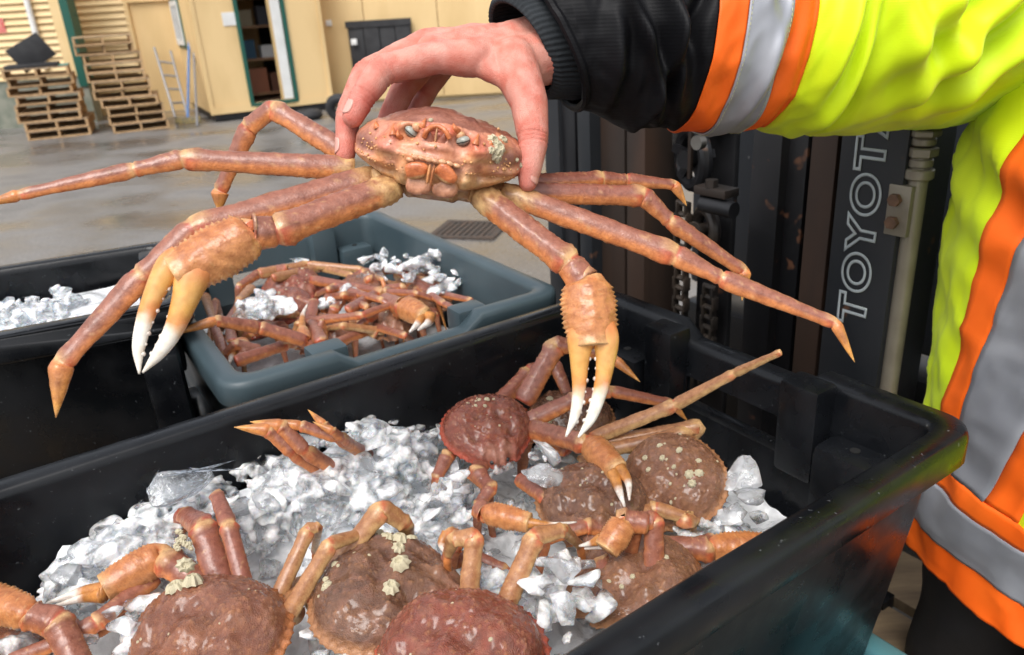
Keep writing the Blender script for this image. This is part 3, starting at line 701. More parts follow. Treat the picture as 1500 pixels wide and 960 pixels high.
def leg(parent, joints, flat=None, pal=0, seed=0, thick=.55, name='leg', toe=False, creamy=0):
    """joints: [(point, width) x5] -> merus, carpus, propodus, dactyl"""
    if flat is None: flat = -nrm(joints[0][0] - CAM)
    kinds = ['merus', 'carpus', 'propodus', 'dactyl'][:len(joints) - 1] if not toe else ['merus', 'carpus', 'propodus', 'dactyl'][5 - len(joints):]
    segs = []
    for i, kd in enumerate(kinds):
        (p0, w0), (p1, w1) = joints[i][:2], joints[i + 1][:2]
        wa = joints[i][2] if len(joints[i]) > 2 else w0
        segs.append((p0, p1, wa, w1 if kd != 'dactyl' else wa * .75, kd, None))
    return make_limb(name, segs, parent, flat, thick, pal=pal, seed=seed, creamy=creamy)
def barnacle_mesh():
    V = []; Fc = []; n = 16
    prof = [(1.0, 0), (.88, .35), (.66, .72), (.52, .86), (.40, .80), (.30, .55)]
    for (r, z) in prof:
        for j in range(n):
            a = 2 * math.pi * j / n; k = 1 + (.14 if j % 2 else -.1) * (1 if z < .8 else .6); V.append((r * k * math.cos(a), r * k * math.sin(a), z + (.06 if j % 4 == 0 else 0)))
    for i in range(len(prof) - 1):
        for j in range(n): Fc.append((i * n + j, i * n + (j + 1) % n, (i + 1) * n + (j + 1) % n, (i + 1) * n + j))
    c = len(V); V.append((0, 0, .5)); Fc += [(c, (len(prof) - 1) * n + j, (len(prof) - 1) * n + (j + 1) % n) for j in range(n)]
    me = bpy.data.meshes.new('barnacle'); me.from_pydata(V, [], Fc); me.materials.append(BARN); me.update(); return me
BM = barnacle_mesh()
def barnacle(parent, p, nrmal, r, seed=0):
    o = bpy.data.objects.new('barnacle', BM)
    q = Vector(nrmal).to_track_quat('Z', 'Y'); rs = random.Random(seed * 7 + 1)
    link(o, parent)
    o.matrix_basis = Matrix.Translation(Vector(p)) @ q.to_matrix().to_4x4() @ Matrix.Rotation(rs.random() * 6, 4, 'Z') @ Matrix.Diagonal((r, r * rs.uniform(.75, 1), r * rs.uniform(.6, .9), 1))
    return o
def ico(sub):
    bm = bmesh.new(); bmesh.ops.create_icosphere(bm, subdivisions=sub, radius=1); bm.verts.ensure_lookup_table()
    V = np.array([v.co[:] for v in bm.verts]); Fc = [tuple(v.index for v in f.verts) for f in bm.faces]; bm.free(); return V, Fc
ICO = {k: ico(k) for k in (3, 4, 5, 6)}
def cpow(x, p): return np.sign(x) * np.abs(x) ** p

# ---------------------------------------------------------------- the held crab
def held_crab():
    D0 = .69
    cp = P(642, 224, D0); k_ = D0 / F_PX                       # metres per photo pixel here
    a8 = rad(7.5); X = math.cos(a8) * RT - math.sin(a8) * UP
    tocam = nrm(CAM - cp); Vv = nrm(tocam - X * np.dot(tocam, X)); Zp = nrm(np.cross(X, -Vv)); 
    if Zp[2] < 0: Zp = -Zp
    ti = rad(10); Yf = math.cos(ti) * Vv - math.sin(ti) * Zp; Z = math.sin(ti) * Vv + math.cos(ti) * Zp
    root = empty('held_crab', cp, 0, 'large snow crab held up by the hand, facing the viewer', 'crab')
    def W(x, y, z): return cp + (X * x + Yf * y + Z * z)          # local metres
    px = k_
    def face(x, y):                                             # photo px -> local (x, z) in the plane of the face
        dx, dy = (x - 642) * px, -(y - 224) * px
        return dx * math.cos(a8) - dy * math.sin(a8), dx * math.sin(a8) + dy * math.cos(a8)
    # --- carapace
    n, Fc = ICO[6]; n = n.copy()
    nx, ny, nz = n[:, 0], n[:, 1], n[:, 2]
    ax = .0775; 
    x = ax * cpow(nx, .74)
    ax_n = np.abs(x) / ax
    front = np.clip(ny, 0, 1)
    y = np.where(ny > 0, .040 * np.tanh(ny * 1.7) / np.tanh(1.7), .105 * ny)
    # wings sweep back from the face
    y = y - .030 * ax_n ** 2.2
    topz = .0372 * (1 - .40 * ax_n ** 1.2); botz = .031 * (1 - .42 * ax_n)
    z = np.where(nz > 0, topz * cpow(np.abs(nz), .85), -botz * cpow(np.abs(nz), .45))
    z = z - .010 * np.clip(-ny, 0, 1) * (nz > 0)
    C = np.zeros((len(n), 3))
    bumps = []
    def B(px_, py_, sx, sz, amp): 
        bx, bz = face(px_, py_); bumps.append((bx, bz, sx * px, sz * px, amp))
    B(577, 203, 20, 13, .0135); B(712, 213, 19, 13, .0125)      # swellings below the eyes
    B(650, 204, 30, 8, .007); B(645, 220, 36, 6, .004); B(600, 214, 16, 7, .003); B(700, 226, 14, 7, .003)
    B(590, 186, 7, 9, .008); B(632, 186, 5, 9, .007); B(668, 192, 5, 9, .007); B(703, 198, 7, 9, .008)   # orbital horns
    B(643, 240, 46, 24, .010)                                  # mouth field
    B(613, 188, 13, 9, -.010); B(685, 200, 13, 9, -.010)          # eye sockets
    B(650, 186, 9, 8, -.006)
    B(565, 225, 28, 6, .005); B(720, 240, 30, 6, .005); B(560, 238, 30, 5, -.004); B(722, 252, 30, 5, -.004)
    B(540, 221, 22, 4, .004); B(745, 250, 20, 4, .004)
    B(600, 243, 10, 18, .006); B(688, 254, 10, 16, .006); B(586, 243, 6, 14, -.005); B(703, 255, 6, 14, -.005); B(612, 236, 5, 16, -.004); B(680, 246, 5, 14, -.004)
    B(555, 190, 14, 10, -.005); B(738, 222, 12, 8, -.004)
    w_f = np.clip((ny - .02) / .25, 0, 1); 
    dy = np.zeros(len(n))
    for bx, bz, sx, sz_, a in bumps: dy += a * np.exp(-((x - bx) / sx) ** 2 - ((z - bz) / sz_) ** 2)
    y = y + dy * w_f
    nzv = np.array([mn.noise(Vector((a * 70, b * 70, c * 70))) for a, b, c in zip(x, y, z)])
    nz2 = np.array([mn.noise(Vector((a * 190 + 5, b * 190, c * 190))) for a, b, c in zip(x, y, z)])
    n3 = n / np.linalg.norm(n, axis=1)[:, None]
    disp = .0016 * nzv + .0007 * nz2
    upm = np.clip(nz, 0, 1) * (1 - w_f)
    disp = disp * (1 + 1.2 * upm)
    Vw = np.array([W(*(p + d * q)) for p, d, q in zip(np.stack([x, y, z], 1), disp, n3)])
    # pigment
    zrel = z
    g = lambda bx, bz, s1, s2: np.exp(-((x - bx) / s1) ** 2 - ((z - bz) / s2) ** 2)
    base = np.tile(PINK * .92, (len(n), 1))
    def paint(c, wgt): 
        nonlocal base
        wgt = np.clip(wgt, 0, 1)[:, None]; base = base * (1 - wgt) + c * wgt
    paint(CREAM * .9, (-(z + .004) / .012) * .8 + .4 * nzv)
    paint(ORANGE, .65 * np.clip(nzv * 1.5 + .25, 0, 1))
    for q in ((577, 199), (712, 209)):
        bx, bz = face(*q); paint(RED * 1.1 + .06, .62 * g(bx, bz, 17 * px, 10 * px))
    bx, bz = face(577, 214); paint(CREAM, .5 * g(bx, bz, 26 * px, 5 * px)); bx, bz = face(712, 226); paint(CREAM, .5 * g(bx, bz, 26 * px, 5 * px))
    bx, bz = face(540, 205); paint(BROWN * 1.05, 1.1 * g(bx, bz, 24 * px, 17 * px) * (z > bz - 10 * px)); bx, bz = face(752, 232); paint(BROWN * .9, 1.1 * g(bx, bz, 20 * px, 16 * px) * (z > bz - 12 * px))
    for q in ((590, 186), (634, 178), (672, 186), (703, 198)):
        bx, bz = face(*q); paint(RED * 1.1, .8 * g(bx, bz, 8 * px, 7 * px))
    bx, bz = face(610, 242); paint(CREAM * 1.05, .6 * g(bx, bz, 9 * px, 16 * px)); bx, bz = face(690, 252); paint(CREAM * 1.05, .6 * g(bx, bz, 9 * px, 14 * px)); bx, bz = face(645, 232); paint(TAN * .7, .8 * g(bx, bz, 28 * px, 22 * px))
    bx, bz = face(650, 187); paint(RED * .9, .8 * g(bx, bz, 14 * px, 9 * px))
    bx, bz = face(644, 207); paint(PINK * 1.1, .7 * g(bx, bz, 30 * px, 8 * px))
    paint(BROWN, np.clip((nz - .45) * 3 - w_f * .9 * (nz < .8), 0, 1) * (.85 + .3 * nzv)); paint(BROWN, (ny < .02) * (nz > -.15) * .95)
    paint(MAUVE * .8, ((ny < .1) & (nz > .1)) * np.clip(nz2 * 1.4, 0, .7))
    paint(DKB, np.clip(nzv - .35, 0, 1) * (nz > .3) * 1.4)
    paint(TAN, (nz < -.6) * .6)
    car = mesh('carapace', Vw, Fc, SHELL2, root, True, base)
    def front_y(px_, py_):
        bx, bz = face(px_, py_); m_ = ny > .05; i = np.argmin(np.where(m_, (x - bx) ** 2 + (z - bz) ** 2, 9)); return y[i]
    def fpt(px_, py_, out=0): 
        bx, bz = face(px_, py_); return W(bx, front_y(px_, py_) + out, bz)
    def blob(name, px_, py_, sx, sy, sz_, rot, col, out=0, tilt=0, parent=None, fn=None, m_=SHELL):
        n_, F_ = ICO[4]; c_ = fpt(px_, py_, out); r_ = rad(rot)
        e1 = X * math.cos(r_) + Z * math.sin(r_); e3 = -X * math.sin(r_) + Z * math.cos(r_); e2 = Yf * math.cos(tilt) + e3 * math.sin(tilt); e3 = e3 * math.cos(tilt) - Yf * math.sin(tilt)
        vv_ = n_.copy()
        if fn is not None: vv_ = fn(vv_)
        P_ = c_ + vv_[:, :1] * e1 * sx * px + vv_[:, 1:2] * e2 * sy * px + vv_[:, 2:] * e3 * sz_ * px
        cc = np.array([col(q) for q in n_]) if callable(col) else np.tile(col, (len(n_), 1))
        return mesh(name, P_, F_, m_, parent or root, True, cc)
    eyec = lambda q: A_(.012, .012, .012) if abs(q[2] + .22) < .12 and q[1] > -.2 else (A_(.36, .37, .32) if q[2] > -.5 else A_(.2, .2, .18))
    blob('eye', 613, 187, 10, 8, 6.6, -32, eyec, .0048, m_=EYEM); blob('eye', 685, 199, 10, 8, 6.6, 20, eyec, .0048, m_=EYEM)
    # eyestalk sockets: pale stalks
    blob('eyestalk', 622, 180, 7, 6, 6, -25, lambda q: lerp(PINK, CREAM, .5 + .5 * q[2]), .0005); blob('eyestalk', 681, 192, 7, 6, 6, 15, lambda q: lerp(PINK, CREAM, .5 + .5 * q[2]), .0005)
    # rostrum: arch with two dark plates for its cavities and a central ridge
    pts = [fpt(px_, py_, o_) for px_, py_, o_ in ((634, 192, .000), (638, 183, .005), (646, 178, .008), (655, 178, .008), (664, 184, .006), (669, 194, .001))]
    q = spline(pts, 30); V_, F_, inf = tube(q, [(.0021, .0020)] * 30, n=12, up=Yf, ret=True); mesh('rostrum', V_, F_, SHELL, root, True, np.tile(lerp(ORANGE, RED, .35), (len(V_), 1)))
    tri = lambda v: np.stack([v[:, 0] * (1 - .55 * v[:, 2]), v[:, 1], v[:, 2]], 1)
    blob('rostrum_inlay', 641, 193, 5.5, 3, 10, 6, lambda q: lerp(A_(.30, .09, .05), PINK, max(0, -q[2])), .0035, fn=tri); blob('rostrum_inlay', 659, 195, 5.5, 3, 10, -14, lambda q: lerp(A_(.30, .09, .05), PINK, max(0, -q[2])), .0035, fn=tri)  # solid red-brown plates; their dark colour stands in for two cavities
    blob('rostrum_inlay', 650, 191, 1.8, 4, 12, -3, lerp(CREAM, PINK, .4), .0060)
    # scalloped cream rim over the mouth
    for i, (a_, b_) in enumerate(((614, 221), (623, 217), (632, 218), (641, 220), (650, 222), (659, 223), (668, 226), (677, 230))):
        blob('mouth_scallop', a_, b_, 6.0, 4, 3.6, -12 + 5 * (i % 2), lerp(CREAM, PINK, .5), .0022)
    # maxillipeds
    def plate_fn(v):
        v = v.copy(); v[:, 0] = cpow(v[:, 0], .6); v[:, 2] = cpow(v[:, 2], .7); v[:, 2] = v[:, 2] * (1 - .35 * (v[:, 0] > 0) * v[:, 0]) ; v[:, 1] = v[:, 1] + .12 * np.sin(v[:, 0] * 5) * (v[:, 2] < 0); return v
    pc = lambda q: lerp(lerp(RED, ORANGE, .62), CREAM * 1.1, max(0, -q[2] - .30) * 2.4 + max(0, abs(q[0]) - .75) * 2)
    lc = lambda q: lerp(lerp(PINK, TAN, .5), CREAM, max(0, q[2]) * .6)
    blob('mouth_plate', 624, 234, 17, 6, 12, 16, pc, .0034, -.15, fn=plate_fn); blob('mouth_plate', 664, 240, 17, 6, 12, -30, pc, .0034, -.15, fn=plate_fn)
    blob('lower_mouth_plate', 624, 256, 18, 8, 15, -4, lc, .0015, .2, fn=plate_fn); blob('lower_mouth_plate', 660, 261, 18, 8, 15, -10, lc, .0015, .2, fn=plate_fn)
    blob('mouth_palp', 641, 238, 2.4, 4, 14, -4, lerp(ORANGE, CREAM, .3), .0066); blob('mouth_palp', 646, 240, 2.2, 4, 15, -6, lerp(ORANGE, DKB, .35), .0064)
    # side horns around the eye sockets
    for a_, b_ in (((590, 190), (589, 176)), ((630, 180), (634, 169)), ((677, 186), (672, 176)), ((703, 202), (707, 190)), ((560, 184), (557, 177)), ((722, 205), (727, 198)), ((598, 194), (596, 184))):
        q = np.array([fpt(*a_, -.002), fpt(*a_, .003) * .5 + fpt(*b_, .003) * .5, fpt(*b_, .001)]); q = spline(q, 10)
        V_, F_, inf = tube(q, [(.0034 * (1 - .85 * t), .003 * (1 - .85 * t)) for t in np.linspace(0, 1, 10)], n=10, up=Yf, ret=True); mesh('spine', V_, F_, SHELL, root, True, np.tile(lerp(ORANGE, RED, .3), (len(V_), 1)))
    # edge tubercles
    rs = random.Random(5)
    nb, nf = ICO[3]; nb = nb[:, :]; 
    Vt = []; Ft = []
    edge = [(519 + i * 3.0, 212 + i * 1.0 + rs.uniform(-1, 1)) for i in range(26)] + [(rs.uniform(548, 735), rs.uniform(190, 232)) for _ in range(45)] + [(690 + i * 3.3, 241 + i * .95 + rs.uniform(-1, 1)) for i in range(22)] + [(rs.uniform(535, 575), rs.uniform(195, 215)) for _ in range(14)] + [(rs.uniform(722, 750), rs.uniform(226, 245)) for _ in range(16)]
    for e in edge:
        c_ = fpt(*e, .0002); r_ = rs.uniform(.0006, .0013); b_ = len(Vt); Vt += list(c_ + ICO[3][0] * r_); Ft += [tuple(i + b_ for i in f) for f in ICO[3][1]]
    o = mesh('tubercles', Vt, Ft, SHELL, root, True, np.tile(lerp(CREAM, ORANGE, .35), (len(Vt), 1))); o['kind'] = 'stuff'
    for i, (bx_, by_, r_) in enumerate(((725, 202, 10), (733, 211, 11), (729, 222, 10), (738, 203, 8), (757, 233, 4), (762, 243, 4.5), (724, 212, 6), (731, 229, 5), (641, 171, 3.5), (757, 246, 3))):
        p_ = fpt(bx_, by_); barnacle(root, p_, nrm(Yf * .6 + Z * .5 + X * (.5 if bx_ > 650 else 0)), r_ * px, i)
    # abdomen / leg bases: cream sternum below
    n_, F_ = ICO[5]; c_ = P(638, 262, D0 + .035)
    vv_ = np.stack([cpow(n_[:, 0], .8) * .052, n_[:, 1] * .042, cpow(n_[:, 2], .8) * .017], 1)
    grooves = .0018 * np.sin(np.abs(vv_[:, 0]) * 420) * (np.abs(vv_[:, 0]) > .012); vv_ = vv_ * (1 + grooves[:, None] / .03)
    Pw = c_ + vv_[:, :1] * X + vv_[:, 1:2] * Yf + vv_[:, 2:] * Z
    cc = np.array([lerp(CREAM * .85, TAN, .5 + .9 * mn.noise(Vector(q * 90))) for q in vv_]); mesh('sternum', Pw, F_, SHELL, root, True, cc)
    # --- limbs (photo px + depth, width in px)
    def J(x_, y_, d_, w_, w2=None):
        r_ = (P(x_, y_, d_), w_ * d_ / F_PX)
        return r_ if w2 is None else r_ + (w2 * d_ / F_PX,)
    vf = lambda tz=.25: nrm(tocam + A_(0, 0, tz))
    leg(root, [J(512, 228, .745, 36), J(399, 159, .765, 29), J(364, 187, .775, 29, 31), J(322, 281, .790, 20, 28), J(321, 312, .793, 5, 11)], vf(), 0, 1)
    leg(root, [J(520, 247, .715, 36), J(268, 233, .690, 31), J(196, 249, .680, 22, 27), J(27, 286, .660, 16, 20), J(-30, 302, .655, 4, 15)], vf(), 0, 2, creamy=.14)
    leg(root, [J(556, 262, .705, 50), J(282, 335, .655, 40), J(207, 405, .645, 34, 40), J(90, 533, .625, 30, 39), J(82, 612, .622, 6, 19)], vf(.35), 0, 3, creamy=.16)
    leg(root, [J(775, 268, .735, 26), J(882, 262, .775, 24), J(918, 264, .785, 18, 23), J(988, 271, .800, 15, 19), J(1006, 302, .803, 4, 12)], vf(), 1, 4)
    leg(root, [J(765, 282, .725, 32), J(943, 287, .745, 31), J(981, 324, .750, 22, 28), J(1090, 398, .765, 19, 23), J(1087, 441, .768, 5, 15)], vf(), 1, 5)
    leg(root, [J(735, 281, .705, 35), J(990, 374, .690, 36), J(1057, 408, .688, 21, 32), J(1224, 474, .680, 18, 20), J(1252, 531, .678, 4, 14)], vf(.3), 0, 6, creamy=.22)
    # coxa rings
    for q in (((592, 262), (548, 268), .69, 40), ((694, 276), (722, 298), .69, 40), ((600, 258), (530, 262), .71, 30), ((700, 272), (752, 286), .71, 30)):
        make_limb('coxa', [(P(*q[0], q[2] + .012), P(*q[1], q[2]), q[3] * k_, q[3] * k_ * 1.05, 'base', None)], root, vf(), .85, seed=9)
    # --- claws
    def claw(arm, palm, fixed, moving, seed, flat):
        segs = []
        (p0, w0), (p1, w1), (p2, w2) = arm
        segs.append((p0, p1, w0, w1, 'merus', None)); segs.append((p1, p2, w1 * .95, w2, 'carpus', None))
        (q0, v0), (q1, v1) = palm
        segs.append((q0, q1, v0, v1, 'palm', None))
        o = make_limb('claw', segs, root, flat, .72, n=40, pal=0, seed=seed, creamy=.24)
        o['label'] = 'orange claw with white fingertips'
        for nm, chain_ in (('fixed_finger', fixed), ('moving_finger', moving)):
            pts_ = spline(np.array([c_[0] for c_ in chain_]), 40); ws = spline(np.array([[c_[1]] for c_ in chain_]), 40)[:, 0]
            V_, F_, inf = tube(pts_, [(max(w_ / 2, .0003), max(w_ / 2 * .8, .0003)) for w_ in ws], n=20, up=flat, ret=True)
            other = moving if nm == 'fixed_finger' else fixed; oc = np.mean([c_[0] for c_ in other], axis=0)
            C_ = np.zeros((len(V_), 3)); 
            for i, v in enumerate(V_):
                t = inf[i][0]; nv = .5 + .5 * mn.noise(Vector(v * 90)); c_ = lerp(lerp(ORANGE * .9, lerp(TIP, CREAM, .5 * nv), (t - .12) / .2), CREAM, .4 * max(0, nv - .5)); c_ = lerp(c_, RED * 1.2, .55 * math.exp(-((t - .55) / .06) ** 2) * nv); C_[i] = lerp(c_, WHT, (t - .58 + .12 * (nv - .5)) / .07)
            b_ = len(V_); V_ = list(V_); C_ = list(C_)
            m_ = mesh(nm, V_, F_, FINGM, o, True, C_)
            # teeth along the cutting edge
            Vt, Ft = [], []
            for i in range(9, 34, 3):
                c0 = pts_[i]; dd = nrm((oc - c0) - nrm(pts_[min(i + 1, 39)] - pts_[i]) * np.dot(oc - c0, nrm(pts_[min(i + 1, 39)] - pts_[i]))); r_ = .0014 + .0006 * ((i // 3) % 2)
                bb = len(Vt); Vt += list(c0 + dd * ws[i] * .46 + ICO[3][0] * r_); Ft += [tuple(k + bb for k in f) for f in ICO[3][1]]
            te = mesh('teeth', Vt, Ft, SHELL, o, True, np.tile(WHT * .95, (len(Vt), 1))); te['kind'] = 'stuff'
        return o
    claw([J(582, 272, .68, 44), J(404, 340, .635, 48), J(366, 342, .628, 54)], [J(372, 340, .628, 66), J(258, 404, .615, 70)],
         [J(300, 382, .617, 48), J(282, 408, .615, 50), J(271, 440, .611, 38), J(255, 482, .609, 28), J(234, 516, .607, 20), J(209, 546, .606, 3)],
         [J(266, 372, .618, 34), J(250, 390, .616, 42), J(231, 420, .612, 32), J(213, 466, .609, 25), J(203, 510, .607, 18), J(204, 548, .606, 3)], 11, vf(.2))
    claw([J(700, 284, .69, 40), J(834, 386, .655, 44), J(858, 418, .650, 50)], [J(859, 410, .650, 68), J(868, 508, .640, 70)],
         [J(856, 470, .642, 40), J(851, 496, .640, 42), J(849, 528, .638, 29), J(848, 570, .637, 20), J(842, 608, .636, 15), J(829, 640, .636, 3)],
         [J(880, 470, .642, 36), J(887, 496, .640, 40), J(887, 530, .638, 29), J(880, 570, .637, 22), J(866, 612, .636, 16), J(847, 641, .636, 3)], 12, vf(.2))
    return root
held_crab()

# ================================================================ PERSON
SKIN = mat('skin', attr=True, c2=(.90, .62, .56), scale=70, rough=.40, rough2=.55, bump=.42, bscale=230, bdist=.0009, cells=620, sss=.10, sssr=(1, .35, .2), contrast=(.42, .66), detail=8)
NAIL = mat('fingernail', (.56, .28, .225), (.62, .34, .28), scale=40, rough=.3, coat=.1)
TC = A_(.752, .872, 0); tf = nrm(A_(-.965, -.26, 0)); tx = A_(-tf[1], tf[0], 0); tx = A_(.26, -.965, 0) / np.linalg.norm([.26, .965])
person = empty('person', (TC[0], TC[1], 0), 0, 'person in a black and yellow high-visibility jacket holding up a crab', 'person')
def capsule_chain(pts, radii, n=16, m_=10):
    V_, F_ = [], []
    for (p0, r0), (p1, r1) in zip(list(zip(pts, radii))[:-1], list(zip(pts, radii))[1:]):
        p0, p1 = np.asarray(p0, float), np.asarray(p1, float); L_ = np.linalg.norm(p1 - p0); ax = (p1 - p0) / L_
        cs, rs = [], []
        for a in np.linspace(-90, 0, 5)[:-1]: cs.append(p0 + ax * r0 * math.sin(rad(a))); rs.append(max(r0 * math.cos(rad(a)), 1e-4))
        for t in np.linspace(0, 1, m_): cs.append(p0 + ax * L_ * t); rs.append(r0 + (r1 - r0) * t)
        for a in np.linspace(0, 90, 5)[1:]: cs.append(p1 + ax * r1 * math.sin(rad(a))); rs.append(max(r1 * math.cos(rad(a)), 1e-4))
        T_ = ax; b = nrm(np.cross(T_, A_(.31, .52, .79))); a_ = np.cross(b, T_); base = len(V_)
        for c_, r_ in zip(cs, rs):
            for j in range(n):
                th = 2 * math.pi * j / n; V_.append(c_ + (a_ * math.cos(th) + b * math.sin(th)) * r_)
        k = len(cs)
        F_ += [(base + i * n + j, base + i * n + (j + 1) % n, base + (i + 1) * n + (j + 1) % n, base + (i + 1) * n + j) for i in range(k - 1) for j in range(n)]
        F_.append(tuple(base + j for j in reversed(range(n)))); F_.append(tuple(base + (k - 1) * n + j for j in range(n)))
    return V_, F_
def remesh(V_, F_, vox, smooth=6, fac=.5):
    me = bpy.data.meshes.new('tmp'); me.from_pydata([tuple(v) for v in V_], [], F_); me.update()
    o = bpy.data.objects.new('tmp', me); COL.objects.link(o)
    r = o.modifiers.new('r', 'REMESH'); r.mode = 'VOXEL'; r.voxel_size = vox
    s = o.modifiers.new('s', 'SMOOTH'); s.iterations = smooth; s.factor = fac
    bpy.context.view_layer.update(); dg_ = bpy.context.evaluated_depsgraph_get(); m2 = bpy.data.meshes.new_from_object(o.evaluated_get(dg_))
    V2 = np.array([v.co[:] for v in m2.vertices]); F2 = [tuple(p.vertices) for p in m2.polygons]
    bpy.data.objects.remove(o); bpy.data.meshes.remove(m2); bpy.data.meshes.remove(me); return V2, F2
HP = lambda x, y, d: P(x, y, d)
kk = .7 / F_PX
fingers = {
    'index': ([(690, 86, .722), (640, 84, .716), (560, 103, .705), (531, 143, .700), (517, 172, .700)], [.0175, .0150, .0138, .0122, .0098]),
    'middle': ([(690, 66, .745), (625, 66, .744), (536, 108, .735), (510, 168, .722), (506, 226, .717)], [.0170, .0150, .0133, .0120, .0092]),
    'ring': ([(695, 62, .768), (640, 70, .772), (592, 128, .778), (572, 170, .778), (556, 205, .775)], [.0165, .0145, .0128, .0115, .009]),
    'little': ([(705, 68, .785), (660, 82, .795), (628, 128, .80), (612, 160, .80), (600, 185, .798)], [.0155, .0130, .0112, .010, .008]),
    'thumb': ([(752, 92, .728), (775, 150, .712), (781, 206, .703), (775, 250, .700), (773, 268, .700)], [.0225, .0175, .0142, .0112, .0085]),
}
wrist = HP(752, 72, .757); fore = P(980, 40, .83)
HV, HF = [], []
def addcap(pts, radii):
    v, f = capsule_chain(pts, radii); b = len(HV); HV.extend(v); HF.extend([tuple(i + b for i in q) for q in f])
for nm, (pp, rr_) in fingers.items():
    addcap([HP(*q) for q in pp], rr_)
    addcap([wrist + (HP(*pp[0]) - wrist) * .1, HP(*pp[0])], [.021, rr_[0]])
for a, b in (('index', 'middle'), ('middle', 'ring'), ('ring', 'little')):
    for t in (.0, .5, 1.0):
        q0 = (HP(*fingers[a][0][0]) * (1 - t) + HP(*fingers[a][0][1]) * t) * .5 + (HP(*fingers[b][0][0]) * (1 - t) + HP(*fingers[b][0][1]) * t) * .5
        addcap([wrist, q0], [.020, .0150])
# webbing between thumb and index
for t in np.linspace(0, 1, 6):
    p_ = HP(728 + 45 * t, 84 + 52 * t, .728 - .012 * t); q_ = HP(680 + 10 * t, 92 - 4 * t, .722)
    addcap([p_, p_ * .55 + q_ * .45, q_], [.014, .0115 - .002 * t, .012])
addcap([wrist + (fore - wrist) * .0, wrist + (fore - wrist) * .25, fore], [.027, .030, .040]); addcap([HP(758, 92, .742), fore], [.026, .036]); addcap([HP(770, 62, .775), fore], [.024, .036])
HV2, HF2 = remesh(HV, HF, .0016, 10, .5)
# knuckle creases and pigment
def skin_cols(V_):
    c0 = A_(.62, .285, .22); red = A_(.52, .135, .105); pale = A_(.74, .44, .35); out = np.zeros((len(V_), 3))
    kn = [HP(*fingers[f][0][i]) for f in ('index', 'middle', 'ring') for i in (1, 2, 3)] + [HP(*fingers['thumb'][0][i]) for i in (1, 2)]
    tips = [HP(*fingers[f][0][4]) for f in fingers]
    kn, tips = np.array(kn), np.array(tips)
    for i, v in enumerate(V_):
        d = np.min(np.linalg.norm(kn - v, axis=1)); e = np.min(np.linalg.norm(tips - v, axis=1)); n_ = .5 + .5 * mn.noise(Vector(v * 38))
        c = lerp(c0, red, .55 * math.exp(-(d / .016) ** 2) + .5 * math.exp(-(e / .022) ** 2) + .75 * (n_ - .38)); out[i] = lerp(c, pale, max(0, n_ - .58) * 1.8)
    return out
HC = skin_cols(HV2)
# tendons and loose skin over the back of the hand, creases over the thumb web
for f in ('index', 'middle', 'ring'):
    a0, a1 = wrist, HP(*fingers[f][0][1]); ax = nrm(a1 - a0); L_ = np.linalg.norm(a1 - a0); rel = HV2 - a0; s_ = rel @ ax; off = rel - s_[:, None] * ax; lat = off @ nrm(np.cross(ax, UP)); upw = (off @ UP) > 0
    g_ = np.exp(-(lat / .004) ** 2) * np.clip(s_ / .02, 0, 1) * np.clip((L_ + .01 - s_) / .02, 0, 1) * upw; HV2 = HV2 + UP * (g_ * .0016)[:, None]
_n = np.array([mn.noise(Vector(v * 60)) + .6 * mn.noise(Vector((v[0] * 260, v[1] * 260, v[2] * 90))) for v in HV2]); HV2 = HV2 + nrm(UP - FWD * .6) * (_n * .00075)[:, None]
for f in ('thumb', 'index', 'middle'):
    for i in ((2, 3) if f != 'thumb' else (2,)):
        c_ = HP(*fingers[f][0][i]); ax = nrm(HP(*fingers[f][0][i + 1]) - HP(*fingers[f][0][i - 1]))
        rel = HV2 - c_; s_ = rel @ ax; dist = np.linalg.norm(rel - s_[:, None] * ax, axis=1); near = (np.linalg.norm(rel, axis=1) < .022)
        for off in (-.0035, 0, .0038):
            g_ = np.exp(-((s_ - off) / .0011) ** 2) * near; HV2 = HV2 - (rel - s_[:, None] * ax) / (dist[:, None] + 1e-6) * (g_ * .0012)[:, None]
# rest of the body (mostly under the clothes)
BV, BF = [], []
def bcap(pts, radii):
    v, f = capsule_chain(pts, radii, n=20); b = len(BV); BV.extend(v); BF.extend([tuple(i + b for i in q) for q in f])
PB = TC; bx_ = tx; bf_ = tf          # the person's left, and facing direction
def BPt(l, f, z): return PB + bx_ * l + bf_ * f + EZ * z
shR = P(1470, 40, 1.02); 
bcap([fore, P(1180, 45, .92), shR], [.042, .052, .062])
for sgn in (-1, 1):
    bcap([BPt(sgn * .10, 0, .93), BPt(sgn * .115, .01, .50), BPt(sgn * .12, -.01, .09)], [.08, .05, .038]); bcap([BPt(sgn * .12, -.02, .045), BPt(sgn * .13, .16, .035)], [.04, .033])
bcap([BPt(-.06, 0, .95), BPt(-.06, 0, 1.15), BPt(-.08, 0, 1.38)], [.10, .095, .085]); bcap([BPt(.06, 0, .95), BPt(.06, 0, 1.15), BPt(.08, 0, 1.38)], [.10, .095, .085])
bcap([BPt(0, 0, 1.40), BPt(0, .02, 1.56)], [.075, .058]); bcap([shR, BPt(0, 0, 1.43), BPt(.19, 0, 1.42)], [.065, .075, .065])
bcap([BPt(.19, 0, 1.42), BPt(.30, -.02, 1.16), BPt(.31, .04, .92)], [.062, .048, .036]); bcap([BPt(.31, .04, .92), BPt(.31, .05, .83)], [.033, .03])
for i in range(4): bcap([BPt(.31, .025 + .018 * i, .82), BPt(.312, .025 + .018 * i, .765 + .005 * abs(i - 1.5)), BPt(.30, .025 + .018 * i, .735 + .006 * abs(i - 1.5))], [.0105, .0095, .008])
bcap([BPt(.305, .08, .84), BPt(.295, .105, .79)], [.013, .010])
